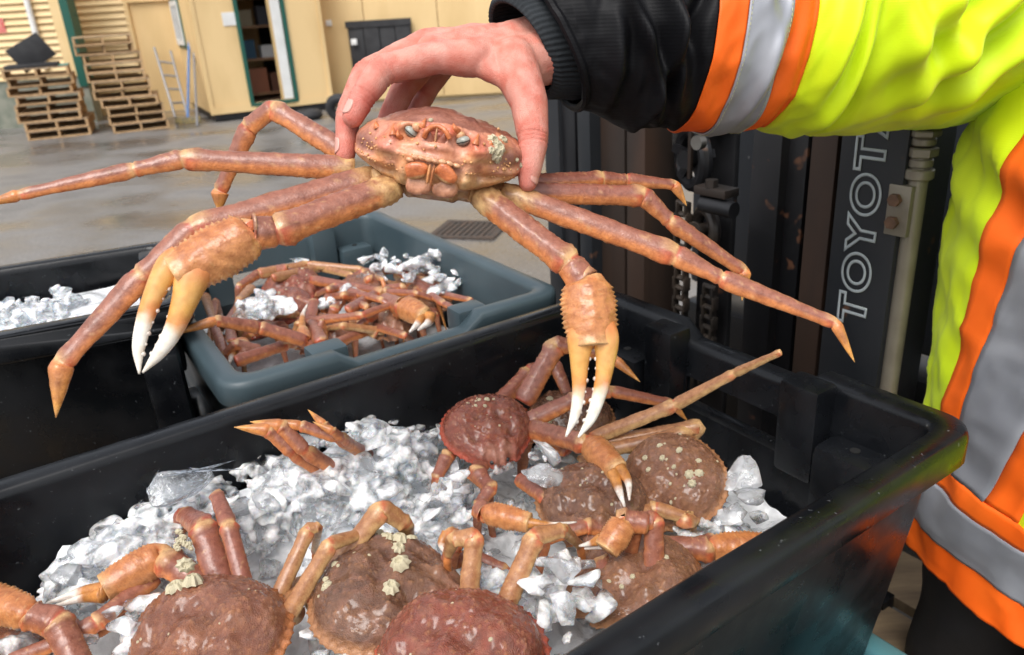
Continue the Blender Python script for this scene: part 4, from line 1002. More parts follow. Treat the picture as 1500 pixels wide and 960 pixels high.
# head with brow, nose, lips, ears
bcap([BPt(0, .02, 1.62), BPt(0, .035, 1.70)], [.085, .094]); bcap([BPt(0, .07, 1.565), BPt(0, .06, 1.61)], [.045, .062]); bcap([BPt(0, .125, 1.665), BPt(0, .142, 1.635)], [.010, .014])
bcap([BPt(-.04, .105, 1.685), BPt(.04, .105, 1.685)], [.016, .016]); bcap([BPt(-.02, .108, 1.585), BPt(.02, .108, 1.585)], [.010, .010])
for sgn in (-1, 1): bcap([BPt(sgn * .094, .02, 1.63), BPt(sgn * .10, .012, 1.675)], [.012, .016])
BV2, BF2 = remesh(BV, BF, .007, 5, .5)
BC = np.tile(A_(.62, .36, .27), (len(BV2), 1))
b = len(HV2)
mesh('body', np.vstack([HV2, BV2]), list(HF2) + [tuple(i + b for i in f) for f in BF2], SKIN, person, True, np.vstack([HC, BC]))
# nails
def nail(f, side, wd, ln, lift):
    pp = fingers[f][0]; tip = HP(*pp[4]); dip = HP(*pp[3]); ax = nrm(tip - dip); nv = nrm(np.asarray(side) - ax * np.dot(side, ax)); sd_ = np.cross(ax, nv); r_ = fingers[f][1][4]
    V_, F_ = [], []; nu, nv_ = 9, 9
    for i in range(nu):
        for j in range(nv_):
            u = -1 + 2 * i / (nu - 1); v = -1 + 2 * j / (nv_ - 1); edge = 1 - .0 * v; th = u * math.sqrt(max(.02, 1 - abs(v) ** 4))
            V_.append(tip - ax * (ln * .45) + ax * v * ln * .55 + (sd_ * math.sin(th * wd) + nv * math.cos(th * wd)) * (r_ + lift + (.0004 * (1 - v)))) 
    F_ = [(i * nv_ + j, (i + 1) * nv_ + j, (i + 1) * nv_ + j + 1, i * nv_ + j + 1) for i in range(nu - 1) for j in range(nv_ - 1)]
    o = mesh('fingernail', V_, F_, NAIL, person, True); sm_ = o.modifiers.new('t', 'SOLIDIFY'); sm_.thickness = .0007; sm_.offset = -1
nail('index', nrm(-RT * .9 + UP * .2 - FWD * .6), .80, .014, .0004); nail('middle', nrm(-RT * 1.0 - FWD * .35), .80, .014, .0004); nail('thumb', nrm(RT * .9 - FWD * .55), .80, .016, .0006)
for s_ in (-.033, .033):
    n_, F_ = ICO[3]; mesh('eye', BPt(s_, .112, 1.665) + n_ * .011, F_, mat('eye_white', (.6, .6, .58), rough=.2), person)
n_, F_ = ICO[4]; keep = n_.copy(); hv = np.array([BPt(q[0] * .098, .025 + q[1] * .105, 1.715 + q[2] * .092) for q in keep]); 
mesh('cap', hv, [f for f in F_ if np.mean([keep[i][2] for i in f]) > -.15], mat('dark_cap', (.02, .022, .03), rough=.8), person)

# ---------------------------------------------------------------- jacket
BLK = mat('black_ripstop', (.004, .004, .005), (.008, .008, .009), scale=6, rough=.55, weave=95, bump=.12, bscale=500, bdist=.0006, spec=.18)
KNIT = mat('black_rib_knit', (.010, .013, .016), (.02, .024, .028), scale=40, rough=.85, bump=.3, bscale=300)
LIME = mat('lime_hi_vis_fabric', (.56, .74, .0), (.68, .84, .0), scale=7, rough=.6, weave=120, bump=.10, bscale=450, bdist=.0005, sheen=.1)
ORG = mat('orange_hi_vis_fabric', (.90, .12, .004), (.95, .15, .008), scale=8, rough=.6, weave=150, bump=.08, bscale=400, bdist=.0005)
SIL = mat('silver_reflective_tape', (.31, .32, .355), (.38, .39, .42), scale=9, rough=.42, metal=.35, bump=.10, bscale=300, bdist=.0005)
THR = mat('thread', (.5, .5, .3), rough=.8)
def grid_part(name, Vg, i0, i1, material, parent, nj, off=0, thick=.0015, closed=True):
    """rows i0..i1 of a (ni,nj,3) grid as its own shell"""
    rows = Vg[i0:i1 + 1]; ni = len(rows); V_ = rows.reshape(-1, 3)
    if off:
        # move outward along row normals
        c_ = rows.mean(axis=1, keepdims=True); d_ = rows - c_; d_ = d_ / (np.linalg.norm(d_, axis=2, keepdims=True) + 1e-9); V_ = (rows + d_ * off).reshape(-1, 3)
    jn = nj if closed else nj - 1
    F_ = [(i * nj + j, (i + 1) * nj + j, (i + 1) * nj + (j + 1) % nj, i * nj + (j + 1) % nj) for i in range(ni - 1) for j in range(jn)]
    o = mesh(name, V_, F_, material, parent, True)
    s_ = o.modifiers.new('t', 'SOLIDIFY'); s_.thickness = thick; s_.offset = -1
    return o
# sleeve: centre line and radii (photo px, depth, radius px)
CL = [(806, 66, .770, 92, 100), (830, 62, .776, 106, 110), (870, 60, .788, 118, 120), (930, 58, .805, 124, 126), (990, 56, .822, 128, 130), (1040, 52, .838, 138, 138), (1090, 48, .855, 140, 140), (1140, 40, .873, 142, 148), (1180, 36, .89, 162, 160), (1240, 28, .91, 166, 166), (1300, 20, .935, 170, 168), (1360, 12, .96, 180, 174), (1420, 0, .99, 190, 180), (1490, -20, 1.03, 200, 180)]
NI, NJ = 230, 140
cl = spline(np.array([P(a, b_, c_) for a, b_, c_, _, _ in CL]), NI); rA = spline(np.array([[r1 * d_ / F_PX, r2 * d_ / F_PX] for _, _, d_, r1, r2 in CL]), NI); xpx = spline(np.array([[q[0]] for q in CL]), NI)[:, 0]
T_ = np.gradient(cl, axis=0); T_ /= np.linalg.norm(T_, axis=1)[:, None]
Vg = np.zeros((NI, NJ, 3))
def fold(x, th, x0, th0, slope, wx, wth, amp):
    """diagonal crease: ridge+valley across a line through (x0, th0)"""
    u = (x - x0) - slope * (th - th0); e = math.exp(-((th - th0) / wth) ** 2); g = u / wx
    return amp * e * (math.exp(-g * g) - .8 * math.exp(-(g - 1.5) ** 2))
FOLDS = [(905, -.3, -40, 11, .8, .010), (950, -.15, -28, 13, .9, .014), (975, .25, 35, 10, .7, .010), (860, -.5, 30, 14, .7, .007), (920, -1.1, 40, 12, .6, .010), (880, .5, -40, 16, .8, .006),
         (1080, -.7, 20, 10, .5, .009), (1060, .35, -15, 12, .6, .008), (1165, -.5, 15, 12, .55, .014), (1195, .1, 4, 8, 1.4, .007), (1265, -.2, -95, 26, .7, .019), (1250, -.55, -80, 20, .5, .016), (1330, -.55, 110, 26, .55, .018), (1400, -.5, 120, 22, .6, .020), (1330, .1, 120, 26, .8, .015), (1370, -.9, 90, 20, .4, .014), (1180, -1.1, 20, 14, .5, .012)]
for i in range(NI):
    t = nrm(RT + FWD * .12 + UP * (.62 * max(0, 1 - (xpx[i] - 805) / 170) - .03)); u_ = nrm(UP - t * np.dot(UP, t)); a_ = nrm(np.cross(t, u_)); 
    if np.dot(a_, FWD) > 0: a_ = -a_                          # a_ towards the camera
    for j in range(NJ):
        th = 2 * math.pi * j / NJ - math.pi                    # th=0 faces the camera, +pi/2 up
        r1, r2 = rA[i]; d_ = a_ * math.cos(th) * r1 + u_ * math.sin(th) * r2; f = 0
        for (x0, th0, sl, wx, wt, am) in FOLDS: f += fold(xpx[i], th, x0, th0, sl, wx, wt, am * 1.45)
        f += .0035 * mn.noise(Vector((xpx[i] * .018, th * 1.5, 3))) + .0018 * mn.noise(Vector((xpx[i] * .05, th * 3, 8)))
        f += .0060 * (.25 - abs(mn.noise(Vector((xpx[i] * .016 + th * .9, th * 1.3 - xpx[i] * .006, 21))))) + .0030 * (.25 - abs(mn.noise(Vector((xpx[i] * .045 - th * 1.2, th * 3.0, 31)))))
        f += -.006 * math.exp(-((xpx[i] - 1128) / 7) ** 2) * (math.sin(th) < .3)
        Vg[i, j] = cl[i] + d_ + nrm(d_) * f
ix = lambda x_: int(np.argmin(np.abs(xpx - x_)))
c1, c2, c3, c4 = ix(1003), ix(1040), ix(1098), ix(1132)
jk = empty('tmp_parent'); bpy.data.objects.remove(jk)
def sub(name, i0, i1, m_, off=0): return grid_part(name, Vg, i0, i1, m_, person, NJ, off)
s_ = sub('sleeve', 0, c1, BLK); s_['label'] = 'black ripstop lower sleeve'
o = sub('sleeve_band', c1, c2, ORG, .0012); o['label'] = 'orange band around the sleeve'
o = sub('sleeve_band', c2, c3, SIL, .0028); o['label'] = 'silver reflective band around the sleeve'
o = sub('sleeve_band', c3, c4, ORG, .0012); o['label'] = 'second orange band around the sleeve'
o = sub('sleeve', c4, NI - 1, LIME); o['label'] = 'lime yellow upper sleeve'
# stitched seams beside the bands
for c_, of in ((c2 + 1, .0034), (c3 - 1, .0034)):
    mb = MB(); ring = Vg[c_]; cc_ = ring.mean(axis=0)
    for j in range(0, NJ):
        p0 = ring[j] + nrm(ring[j] - cc_) * of; p1 = ring[(j + 1) % NJ] + nrm(ring[(j + 1) % NJ] - cc_) * of; mb.tube([p0, p0 + (p1 - p0) * .6], .00035, 5)
    o = mb.build('stitching', THR, s_); o['kind'] = 'stuff'
# ribbed knit cuff
cn = 34; cuffc = spline(np.array([P(762, 72, .757), P(782, 68, .764), P(806, 66, .771), P(822, 63, .775)]), cn); cr = np.interp(np.linspace(0, 1, cn), [0, .12, .6, 1], [70, 78, 84, 84]) * .765 / F_PX
Cg = np.zeros((cn, 240, 3)); Tc = np.gradient(cuffc, axis=0); tilt = nrm(nrm(cuffc[-1] - cuffc[0]) + UP * .42)
for i in range(cn):
    t = tilt; u_ = nrm(UP - t * np.dot(UP, t)); a_ = nrm(np.cross(t, u_))
    for j in range(240):
        th = 2 * math.pi * j / 240; rb = 1 + .016 * math.cos(j * 2 * math.pi / 240 * 60) ; Cg[i, j] = cuffc[i] + (a_ * math.cos(th) * cr[i] * .86 + u_ * math.sin(th) * cr[i] * 1.05) * rb
o = grid_part('knit_cuff', Cg, 0, cn - 1, KNIT, person, 240, 0, .004)
# end hem of the black sleeve
mb = MB(); ring = Vg[0]; mb.tube(list(ring[::2]) + [ring[0]], .0045, 8); mb.build('sleeve_hem', BLK, person)

# torso: vertical grid, front towards the camera
TZ = [(1.60, .150, .085), (1.555, .195, .105), (1.50, .222, .128), (1.42, .232, .145), (1.30, .236, .150), (1.18, .232, .150), (1.08, .226, .150), (1.00, .224, .152), (.93, .226, .156), (.88, .230, .160), (.835, .234, .164)]
NK, NL = 130, 160
tz = spline(np.array(TZ), NK); Tg = np.zeros((NK, NL, 3))
for i in range(NK):
    z, ra, rb = tz[i]
    for j in range(NL):
        th = 2 * math.pi * j / NL                             # th=0: the person's left; pi/2: front; pi: right flank
        cs, sn = math.cos(th), math.sin(th); x_ = math.copysign(abs(cs) ** .85, cs) * ra; y_ = math.copysign(abs(sn) ** .85, sn) * rb
        f = .008 * mn.noise(Vector((z * 9, cs * 3, sn * 3))) + .004 * mn.noise(Vector((z * 24, cs * 8, sn * 8))) + .006 * math.sin(z * 40 + th * 5) * math.exp(-((z - .95) / .08) ** 2) + .007 * math.sin(z * 60 - th * 7) * math.exp(-((z - 1.36) / .07) ** 2)
        f += .010 * (.25 - abs(mn.noise(Vector((z * 11 + cs * 3, cs * 4 - z * 6, sn * 4))))) + .004 * (.25 - abs(mn.noise(Vector((z * 30, cs * 12, sn * 12)))))
        zz = z - .03 * max(0, sn) * math.exp(-((z - .84) / .12) ** 2)
        Tg[i, j] = TC + tx * (x_ + f * cs) + tf * (y_ + f * sn) + EZ * zz
def tpart(name, i0, i1, j0, j1, m_, off=0, thick=.002, slant=0):
    rows = []
    for i in range(i0, i1 + 1):
        sh = slant * (tz[i][0] - 1.0) / 360 * NL
        jj = np.arange(j0, j1 + 1) + sh; f0 = np.floor(jj).astype(int); fr_ = (jj - f0)[:, None]; rows.append(Tg[i][f0 % NL] * (1 - fr_) + Tg[i][(f0 + 1) % NL] * fr_)
    g_ = np.array(rows); ni, nj = g_.shape[:2]
    cen = np.stack([np.tile(TC[:2], (ni, nj, 1))[..., 0], np.tile(TC[:2], (ni, nj, 1))[..., 1], g_[..., 2]], -1); d_ = g_ - cen; d_ /= np.linalg.norm(d_, axis=2, keepdims=True); V_ = (g_ + d_ * off).reshape(-1, 3)
    F_ = [(i * nj + j, i * nj + j + 1, (i + 1) * nj + j + 1, (i + 1) * nj + j) for i in range(ni - 1) for j in range(nj - 1)]
    o = mesh(name, V_, F_, m_, person, True); s_ = o.modifiers.new('t', 'SOLIDIFY'); s_.thickness = thick; s_.offset = -1; return o
iz = lambda z: int(np.argmin(np.abs(tz[:, 0] - z)))
body_j = tpart('jacket_body', 0, NK - 1, 0, NL, LIME); body_j['label'] = 'lime yellow jacket body'
jd = lambda deg: int(round(deg / 360 * NL))
zb0, zb1, zb2, zb3 = iz(.975), iz(.945), iz(.885), iz(.836)
o = tpart('brace_strip', 0, zb0, jd(108), jd(119), ORG, .002, slant=-38); o = tpart('brace_strip', 0, zb0, jd(90), jd(108), SIL, .0035, slant=-38); o['label'] = 'silver brace strip down the jacket front'; tpart('brace_strip', 0, zb0, jd(80), jd(90), ORG, .002, slant=-38)
o = tpart('waist_band', zb0, zb1, 0, NL, ORG, .0025); o = tpart('waist_band', zb1, zb2, 0, NL, SIL, .004); o['label'] = 'silver band around the jacket hem'; tpart('waist_band', zb2, zb3, 0, NL, ORG, .0025)
# trousers
TR = mat('black_trousers', (.008, .008, .009), (.014, .014, .016), scale=12, rough=.75, bump=.2, bscale=200)
V_, F_ = [], []
for sgn in (-1, 1):
    v, f = capsule_chain([TC + tx * sgn * .09 + EZ * .90, TC + tx * sgn * .11 + EZ * .5, TC + tx * sgn * .12 + EZ * .1], [.10, .09, .08], n=28); b = len(V_); V_ += v; F_ += [tuple(i + b for i in q) for q in f]
v, f = capsule_chain([TC + tx * -.07 + EZ * .93, TC + tx * .07 + EZ * .93], [.118, .118], n=28); b = len(V_); V_ += v; F_ += [tuple(i + b for i in q) for q in f]
V2, F2 = remesh(V_, F_, .008, 6); V2 = np.array([v + .008 * A_(mn.noise(Vector(v * 12)), mn.noise(Vector(v * 12 + 7)), 0) for v in V2]); mesh('trousers', V2, F2, TR, person, True)
for sgn in (-1, 1):
    v, f = capsule_chain([TC + tx * sgn * .12 + tf * -.05 + EZ * .05, TC + tx * sgn * .13 + tf * .13 + EZ * .045], [.05, .045]); mesh('boot', np.array(v) * [1, 1, 1], f, BLACKP, person, True)

# left sleeve, hanging forward at the person's other side
la = spline(np.array([BPt(.20, 0, 1.43), BPt(.27, -.01, 1.28), BPt(.30, -.01, 1.12), BPt(.31, .035, .93)]), 40); V_, F_, inf = tube(la, [(.078 - .02 * t, .078 - .02 * t) for t in np.linspace(0, 1, 40)], n=40, ret=True, cap=False)
V_ = np.array([v + .006 * A_(mn.noise(Vector(v * 22)), mn.noise(Vector(v * 22 + 5)), mn.noise(Vector(v * 22 + 9))) for v in V_]); mesh('sleeve', V_, F_, LIME, person, True)

# ================================================================ CRABS AND ICE IN THE TOTES
_cara = {}
def carapace_mesh(var, pal):
    """top-down carapace, unit width 1 across x, front at +y; a few variants"""
    var = var % 5; key = (var, pal)
    if key in _cara: return _cara[key]
    n, Fc = ICO[6]; n = n.copy(); nx, ny, nz = n[:, 0], n[:, 1], n[:, 2]; rs = random.Random(var)
    th = np.arctan2(ny, nx); rad_ = np.sqrt(nx ** 2 + ny ** 2)
    x = .5 * cpow(nx, .95); y = np.where(ny > 0, .53 * ny, .45 * np.sign(ny) * np.abs(ny) ** .9)
    x = x * (1 - .30 * np.clip(y / .53, 0, 1) ** 1.6) * (1 + .03 * np.sin(var))
    g = lambda cx, cy, s: np.exp(-((x - cx) ** 2 + (y - cy) ** 2) / s ** 2)
    # notched front: two horns, orbits beside them
    fr_ = np.clip(ny, 0, 1) ** 2
    y = y + fr_ * (.045 * np.exp(-((np.abs(x) - .045) / .028) ** 2) - .035 * np.exp(-((np.abs(x) - .125) / .035) ** 2) + .04 * np.exp(-((np.abs(x) - .20) / .03) ** 2))
    z = np.where(nz > 0, .225 * np.abs(nz) ** .85, -.15 * np.abs(nz) ** .8)
    flange = np.exp(-((nz + .02) / .07) ** 2); x = x * (1 + .065 * flange); y = y * (1 + .055 * flange)
    top = np.clip(nz * 2, 0, 1)
    z = z + top * (.055 * g(0, -.20, .13) + .06 * g(.25, -.12, .15) + .06 * g(-.25, -.12, .15) + .055 * g(0, .13, .09) - .03 * g(.115, .0, .05) - .03 * g(-.115, .0, .05) - .018 * g(0, -.03, .05) - .05 * g(.20, .24, .06) - .05 * g(-.20, .24, .06) + .05 * g(.09, .36, .05) + .05 * g(-.09, .36, .05) + .05 * g(.31, .12, .06) + .05 * g(-.31, .12, .06) - .02 * g(.12, -.24, .05) - .02 * g(-.12, -.24, .05))
    q_ = np.stack([x, y, z], 1); nv = vnoise(q_, 6, var * 9); n2 = vnoise(q_, 17, var * 5); n4 = vnoise(q_, 58, var * 5 + 2)
    z = z + top * (.014 * nv + .008 * n2 + .005 * n4); tub = np.clip((n4 - .30) * 5, 0, 1) * top; z = z + .011 * tub
    edge = np.abs(nz) < .16; k = 1 + (.015 * n4 + .032 * np.clip(np.sin(th * 44), 0, 1) ** 3) * edge; x = x * k; y = y * k
    bases = {0: (A_(.25, .088, .045), ORANGE * .8), 1: (A_(.26, .066, .036), RED * .8 + .02), 2: (A_(.165, .074, .040), TAN * .95), 3: (A_(.26, .115, .058), TAN * 1.15)}[pal]
    C = np.tile(bases[0], (len(n), 1)); 
    def paint(c, wgt):
        nonlocal C
        wgt = np.clip(wgt, 0, 1)[:, None]; C = C * (1 - wgt) + c * wgt
    paint(bases[1], .55 * np.clip(nv * 1.4 + .05, 0, 1)); paint(DKB, np.clip(nv * 1.2 - .1, 0, .5)); paint(PINK * .55, np.clip(n2 * .9 - .05, 0, .4)); paint(bases[1] * 1.3, np.clip(1.15 - np.abs(nz) / .22, 0, 1) * .85); paint(bases[1], .5 * np.clip(y / .5 - .35, 0, 1) * (1 + nv)); paint(DKB * 1.1, .55 * (g(.115, .0, .05) + g(-.115, .0, .05) + g(.20, .24, .05) + g(-.20, .24, .05))); paint(CREAM * .9, (nz < -.3) * .85); paint(lerp(CREAM, ORANGE, .6), tub * .3)
    paint(PINK * .7, .7 * (g(.11, .42, .07) + g(-.11, .42, .07) + g(0, .5, .08)))
    me = bpy.data.meshes.new('carapace'); me.from_pydata(np.stack([x, y, z], 1).tolist(), [], Fc)
    a = me.color_attributes.new('Col', 'FLOAT_COLOR', 'POINT'); c4 = np.ones((len(n), 4), np.float32); c4[:, :3] = np.clip(C, 0, 1); a.data.foreach_set('color', c4.ravel())
    me.polygons.foreach_set('use_smooth', [True] * len(me.polygons)); me.materials.append(SHELL3); me.update(); _cara[key] = me
    return me
SHELL3 = mat('wet_carapace', attr=True, c2=(.5, .42, .38), scale=14, rough=.12, rough2=.30, bump=.55, bscale=130, bdist=.006, coat=.6, contrast=(.36, .7), detail=12, nrough=.72, speck=(150, .71, (.42, .26, .15)))
def surf(pt_fn, me, M4, u, v):
    """point+normal on the top of a carapace at local (u, v)"""
    best = None
    co = np.array([p.co[:] for p in me.vertices]) if (me.name not in _co) else _co[me.name]; _co[me.name] = co
    m_ = co[:, 2] > 0; i = int(np.argmin(np.where(m_, (co[:, 0] - u) ** 2 + (co[:, 1] - v) ** 2, 9)))
    nn = me.vertices[i].normal; p = M4 @ Vector(co[i]); n_ = (M4.to_3x3() @ nn).normalized(); return np.array(p), np.array(n_)
_co = {}
def tote_crab(px_, py_, z, width, face_deg, tilt, pal, var, label, barn=(), group='crabs in the front tote', roll=0):
    """face_deg: direction the front points, on the ground, degrees from +X; tilt: lifts the rear edge"""
    p = PZ(px_, py_, z); root = empty('snow_crab', p, 0, label, 'crab', group)
    me = carapace_mesh(var, pal); o = bpy.data.objects.new('carapace', me); link(o, root)
    M4 = Matrix.Translation(Vector(p)) @ Matrix.Rotation(rad(face_deg - 90), 4, 'Z') @ Matrix.Rotation(rad(-tilt), 4, 'X') @ Matrix.Rotation(rad(roll), 4, 'Y') @ Matrix.Diagonal((width, width, width, 1))
    o.matrix_basis = M4
    me.update()
    for i, (u, v, r_) in enumerate(barn):
        q, n_ = surf(None, me, M4, u, v); barnacle(root, q - n_ * .0006, n_, r_, i + var * 11)
    for sx in (-.085, .085):
        q = M4 @ Vector((sx, .50, .05)); n_, F_ = ICO[3]; mesh('eye', np.array(q) + n_ * width * .026, F_, EYEM, root, True, np.tile(A_(.03, .03, .03), (len(n_), 1)))
    root['_m'] = 0; del root['_m']
    return root, M4
def TJ(x, y, z, w_):
    p = PZ(x, y, z); return (p, w_ * depth(p) / F_PX)
def tleg(root, pts, pal=1, seed=0, name='leg', thick=.55, toe=False, end=False):
    """pts: (px,py,z,width px); 2..5 joints"""
    js = [TJ(*q) for q in pts]
    if len(js) < 5 and not toe and not end:                               # the rest of the leg goes down into the ice
        p1, w1 = js[-1]; d_ = js[-1][0] - js[-2][0]; js.append((p1 + A_(d_[0] * .4, d_[1] * .4, -.075), w1 * .45))
    m_ = np.mean([j[0] for j in js], axis=0); return leg(root, js, nrm(CAM - m_ + A_(0, 0, .2)), pal, seed, thick, name, toe)
def tclaw(root, arm, palm, f1, f2, seed, pal=0):
    js = [TJ(*q) for q in arm]; pj = [TJ(*q) for q in palm]; flat = nrm(CAM - pj[0][0])
    segs = [(js[i][0], js[i + 1][0], js[i][1], js[i + 1][1], 'merus' if i == 0 else 'carpus', None) for i in range(len(js) - 1)] + [(pj[i][0], pj[i + 1][0], pj[i][1], pj[i + 1][1], 'palm', None) for i in range(len(pj) - 1)]
    o = make_limb('claw', segs, root, flat, .75, n=28, pal=pal, seed=seed)
    for nm, f in (('fixed_finger', f1), ('moving_finger', f2)):
        if not f: continue
        c_ = [TJ(*q) for q in f]; pts_ = spline(np.array([q[0] for q in c_]), 30); ws = spline(np.array([[q[1]] for q in c_]), 30)[:, 0]
        V_, F_, inf = tube(pts_, [(max(w_ / 2, .0003), max(w_ / 2 * .8, .0003)) for w_ in ws], n=14, up=flat, ret=True)
        C_ = np.array([lerp(lerp(ORANGE, TIP, .5) * (.8 + .3 * mn.noise(Vector(v * 80))), WHT, (i_[0] - .45) / .15) for v, i_ in zip(V_, inf)]); mesh(nm, V_, F_, SHELL, o, True, C_)
    return o
B_ = lambda seed, n, u0, v0, s, r: [(u0 + q.uniform(-s, s), v0 + q.uniform(-s, s), r * q.uniform(.55, 1.1)) for q in [random.Random(seed)] for _ in range(n)]

# --- crab at the lower left
c1_, _ = tote_crab(305, 935, 1.055, .150, 250, 8, 0, 1, 'big brown crab with two barnacles, lower left of the front tote', [(.18, -.20, .012), (.27, -.14, .011)] + B_(4, 9, 0, 0, .35, .0018))
tleg(c1_, [(330, 872, 1.055, 42), (296, 770, 1.105, 40), (268, 752, 1.09, 26), (262, 800, 1.05, 20)], 1, 21)
tleg(c1_, [(362, 874, 1.055, 26), (334, 768, 1.105, 26), (316, 722, 1.11, 20), (330, 770, 1.05, 14)], 1, 22)
tleg(c1_, [(400, 890, 1.05, 24), (452, 776, 1.10, 22), (466, 772, 1.10, 16), (460, 810, 1.04, 9)], 2, 23)
tleg(c1_, [(412, 918, 1.05, 28), (484, 797, 1.115, 24), (543, 777, 1.10, 14), (560, 800, 1.03, 6)], 2, 24)
tclaw(c1_, [(300, 862, 1.06, 40), (245, 822, 1.085, 44)], [(240, 812, 1.085, 46), (152, 862, 1.075, 44)], [(156, 866, 1.075, 30), (120, 868, 1.073, 17), (68, 884, 1.07, 3)], [(150, 872, 1.075, 24), (122, 876, 1.07, 14), (74, 890, 1.065, 3)], 25)
tleg(c1_, [(228, 845, 1.065, 27), (140, 914, 1.065, 29), (78, 944, 1.06, 24), (-5, 975, 1.05, 20)], 0, 26)
q, n_ = PZ(272, 828, 1.107), nrm(CAM - PZ(272, 828, 1.1)); barnacle(c1_, q, n_, .009, 3); 
for i in range(14): rr_ = random.Random(i); barnacle(c1_, PZ(255 + rr_.uniform(0, 26), 775 + rr_.uniform(0, 30), 1.10), nrm(n_ + A_(*[rr_.uniform(-.5, .5) for _ in range(3)])), .0035, i)
# --- pink claw coming in from the left edge
cz, _ = tote_crab(-60, 985, 1.03, .14, 30, 0, 0, 3, 'crab whose pink claw enters at the lower left picture edge')
tclaw(cz, [(120, 985, 1.05, 40), (84, 912, 1.08, 44), (44, 902, 1.085, 42)], [(48, 902, 1.085, 42), (-40, 872, 1.09, 50)], None, None, 27)
# --- crab in the middle with clustered barnacles
c2_, _ = tote_crab(563, 870, 1.06, .150, 350, 6, 2, 2, 'dark crab with clustered barnacles in the middle of the front tote',
    [(-.30, .02, .009), (-.28, -.06, .007), (-.34, .0, .006), (-.20, .05, .0075), (-.33, .10, .006), (.0, .12, .010), (.17, .10, .010), (-.34, -.14, .007), (-.28, -.22, .008), (.0, -.34, .004), (.1, -.36, .004), (.18, -.33, .006)] + B_(8, 12, -.05, -.2, .28, .0022))
tleg(c2_, [(450, 880, 1.05, 30), (560, 745, 1.125, 30), (594, 768, 1.10, 26), (600, 810, 1.04, 14)], 2, 31)
tclaw(c2_, [(650, 850, 1.05, 26), (664, 800, 1.085, 26)], [(672, 798, 1.085, 26), (655, 780, 1.09, 24)], [(655, 782, 1.09, 18), (647, 797, 1.085, 12), (654, 814, 1.075, 3)], None, 32)
# --- crab at the bottom centre
c3_, _ = tote_crab(672, 968, 1.065, .155, 245, 10, 1, 4, 'reddish brown crab cut off by the bottom picture edge', B_(5, 8, .1, .0, .35, .002))
tleg(c3_, [(684, 898, 1.065, 30), (695, 786, 1.125, 28), (664, 790, 1.12, 24), (655, 815, 1.09, 14)], 2, 33)
tleg(c3_, [(734, 902, 1.06, 32), (784, 786, 1.12, 30), (826, 776, 1.115, 22), (850, 800, 1.07, 14)], 2, 34)
# --- red crab at the back
c4_, _ = tote_crab(714, 628, 1.075, .118, 285, 22, 1, 5, 'small red crab at the back left of the tote', [(-.05, -.2, .004), (.05, -.22, .0035), (.1, -.15, .003), (-.12, -.22, .003), (.0, -.12, .0028)] + B_(6, 14, 0, -.1, .3, .0016))
tleg(c4_, [(766, 590, 1.08, 32), (814, 506, 1.145, 30), (842, 508, 1.14, 20), (902, 528, 1.11, 17), (938, 560, 1.085, 10)], 1, 41)
tleg(c4_, [(732, 590, 1.07, 26), (775, 545, 1.09, 24), (812, 532, 1.09, 20), (834, 585, 1.05, 16)], 1, 42)
tleg(c4_, [(772, 618, 1.075, 27), (845, 584, 1.10, 24), (895, 573, 1.10, 19), (985, 592, 1.07, 15), (1008, 618, 1.045, 9)], 1, 43)
tclaw(c4_, [(775, 628, 1.07, 30), (856, 650, 1.085, 30)], [(862, 648, 1.085, 36), (904, 690, 1.085, 36)], [(898, 692, 1.085, 20), (906, 716, 1.08, 13), (915, 743, 1.072, 3)], [(908, 686, 1.088, 20), (920, 706, 1.085, 12), (922, 733, 1.078, 3)], 44, 0)
tleg(c4_, [(712, 668, 1.05, 26), (700, 690, 1.06, 26), (712, 712, 1.05, 20)], 1, 45)
# --- barnacled shell behind it
c8_, _ = tote_crab(835, 612, 1.03, .125, 60, -5, 2, 6, 'dark crab with yellow barnacles behind the lowered claw', B_(9, 12, -.2, -.2, .16, .0065))
tleg(c8_, [(866, 643, 1.055, 22), (988, 594, 1.105, 20), (1076, 547, 1.158, 15), (1144, 516, 1.205, 10)], 2, 46, end=True)
tleg(c8_, [(885, 648, 1.05, 18), (1026, 624, 1.07, 22), (990, 668, 1.03, 15)], 2, 47); tleg(c8_, [(880, 662, 1.045, 20), (1005, 634, 1.065, 21), (1012, 664, 1.03, 13)], 2, 48)
# --- crab with its face to the right of centre
c5_, _ = tote_crab(868, 736, 1.045, .125, 262, 14, 2, 7, 'dark brown crab lying right of the middle ice', B_(10, 8, 0, 0, .3, .002))
tclaw(c5_, [(700, 742, 1.085, 30), (712, 752, 1.085, 30)], [(708, 750, 1.087, 30), (776, 766, 1.087, 30)], [(770, 766, 1.087, 18), (805, 769, 1.085, 9), (845, 765, 1.08, 2)], None, 51)
tleg(c5_, [(835, 660, 1.05, 30), (800, 632, 1.06, 28), (770, 640, 1.05, 24)], 0, 52)
c6_, _ = tote_crab(985, 704, 1.05, .130, 205, 30, 3, 8, 'pale crab dotted with white barnacles near the far right corner', [(.1, -.05, .0045), (.2, -.12, .004), (.02, -.2, .0045), (-.15, -.25, .004), (-.05, -.05, .0035), (.25, .05, .004), (.12, .12, .0035), (-.22, -.1, .006), (-.27, -.16, .006), (-.3, -.05, .005)] + B_(12, 14, 0, -.1, .3, .0024), roll=-12)
tleg(c6_, [(985, 745, 1.03, 34), (1005, 762, 1.04, 30), (1030, 752, 1.03, 22)], 2, 53)
c7_, _ = tote_crab(938, 852, 1.035, .14, 200, 5, 3, 9, 'tan crab tucked under the right-hand rim', B_(14, 14, .1, 0, .3, .0035))
tleg(c7_, [(958, 852, 1.05, 30), (958, 762, 1.105, 30), (930, 764, 1.105, 28)], 0, 54)
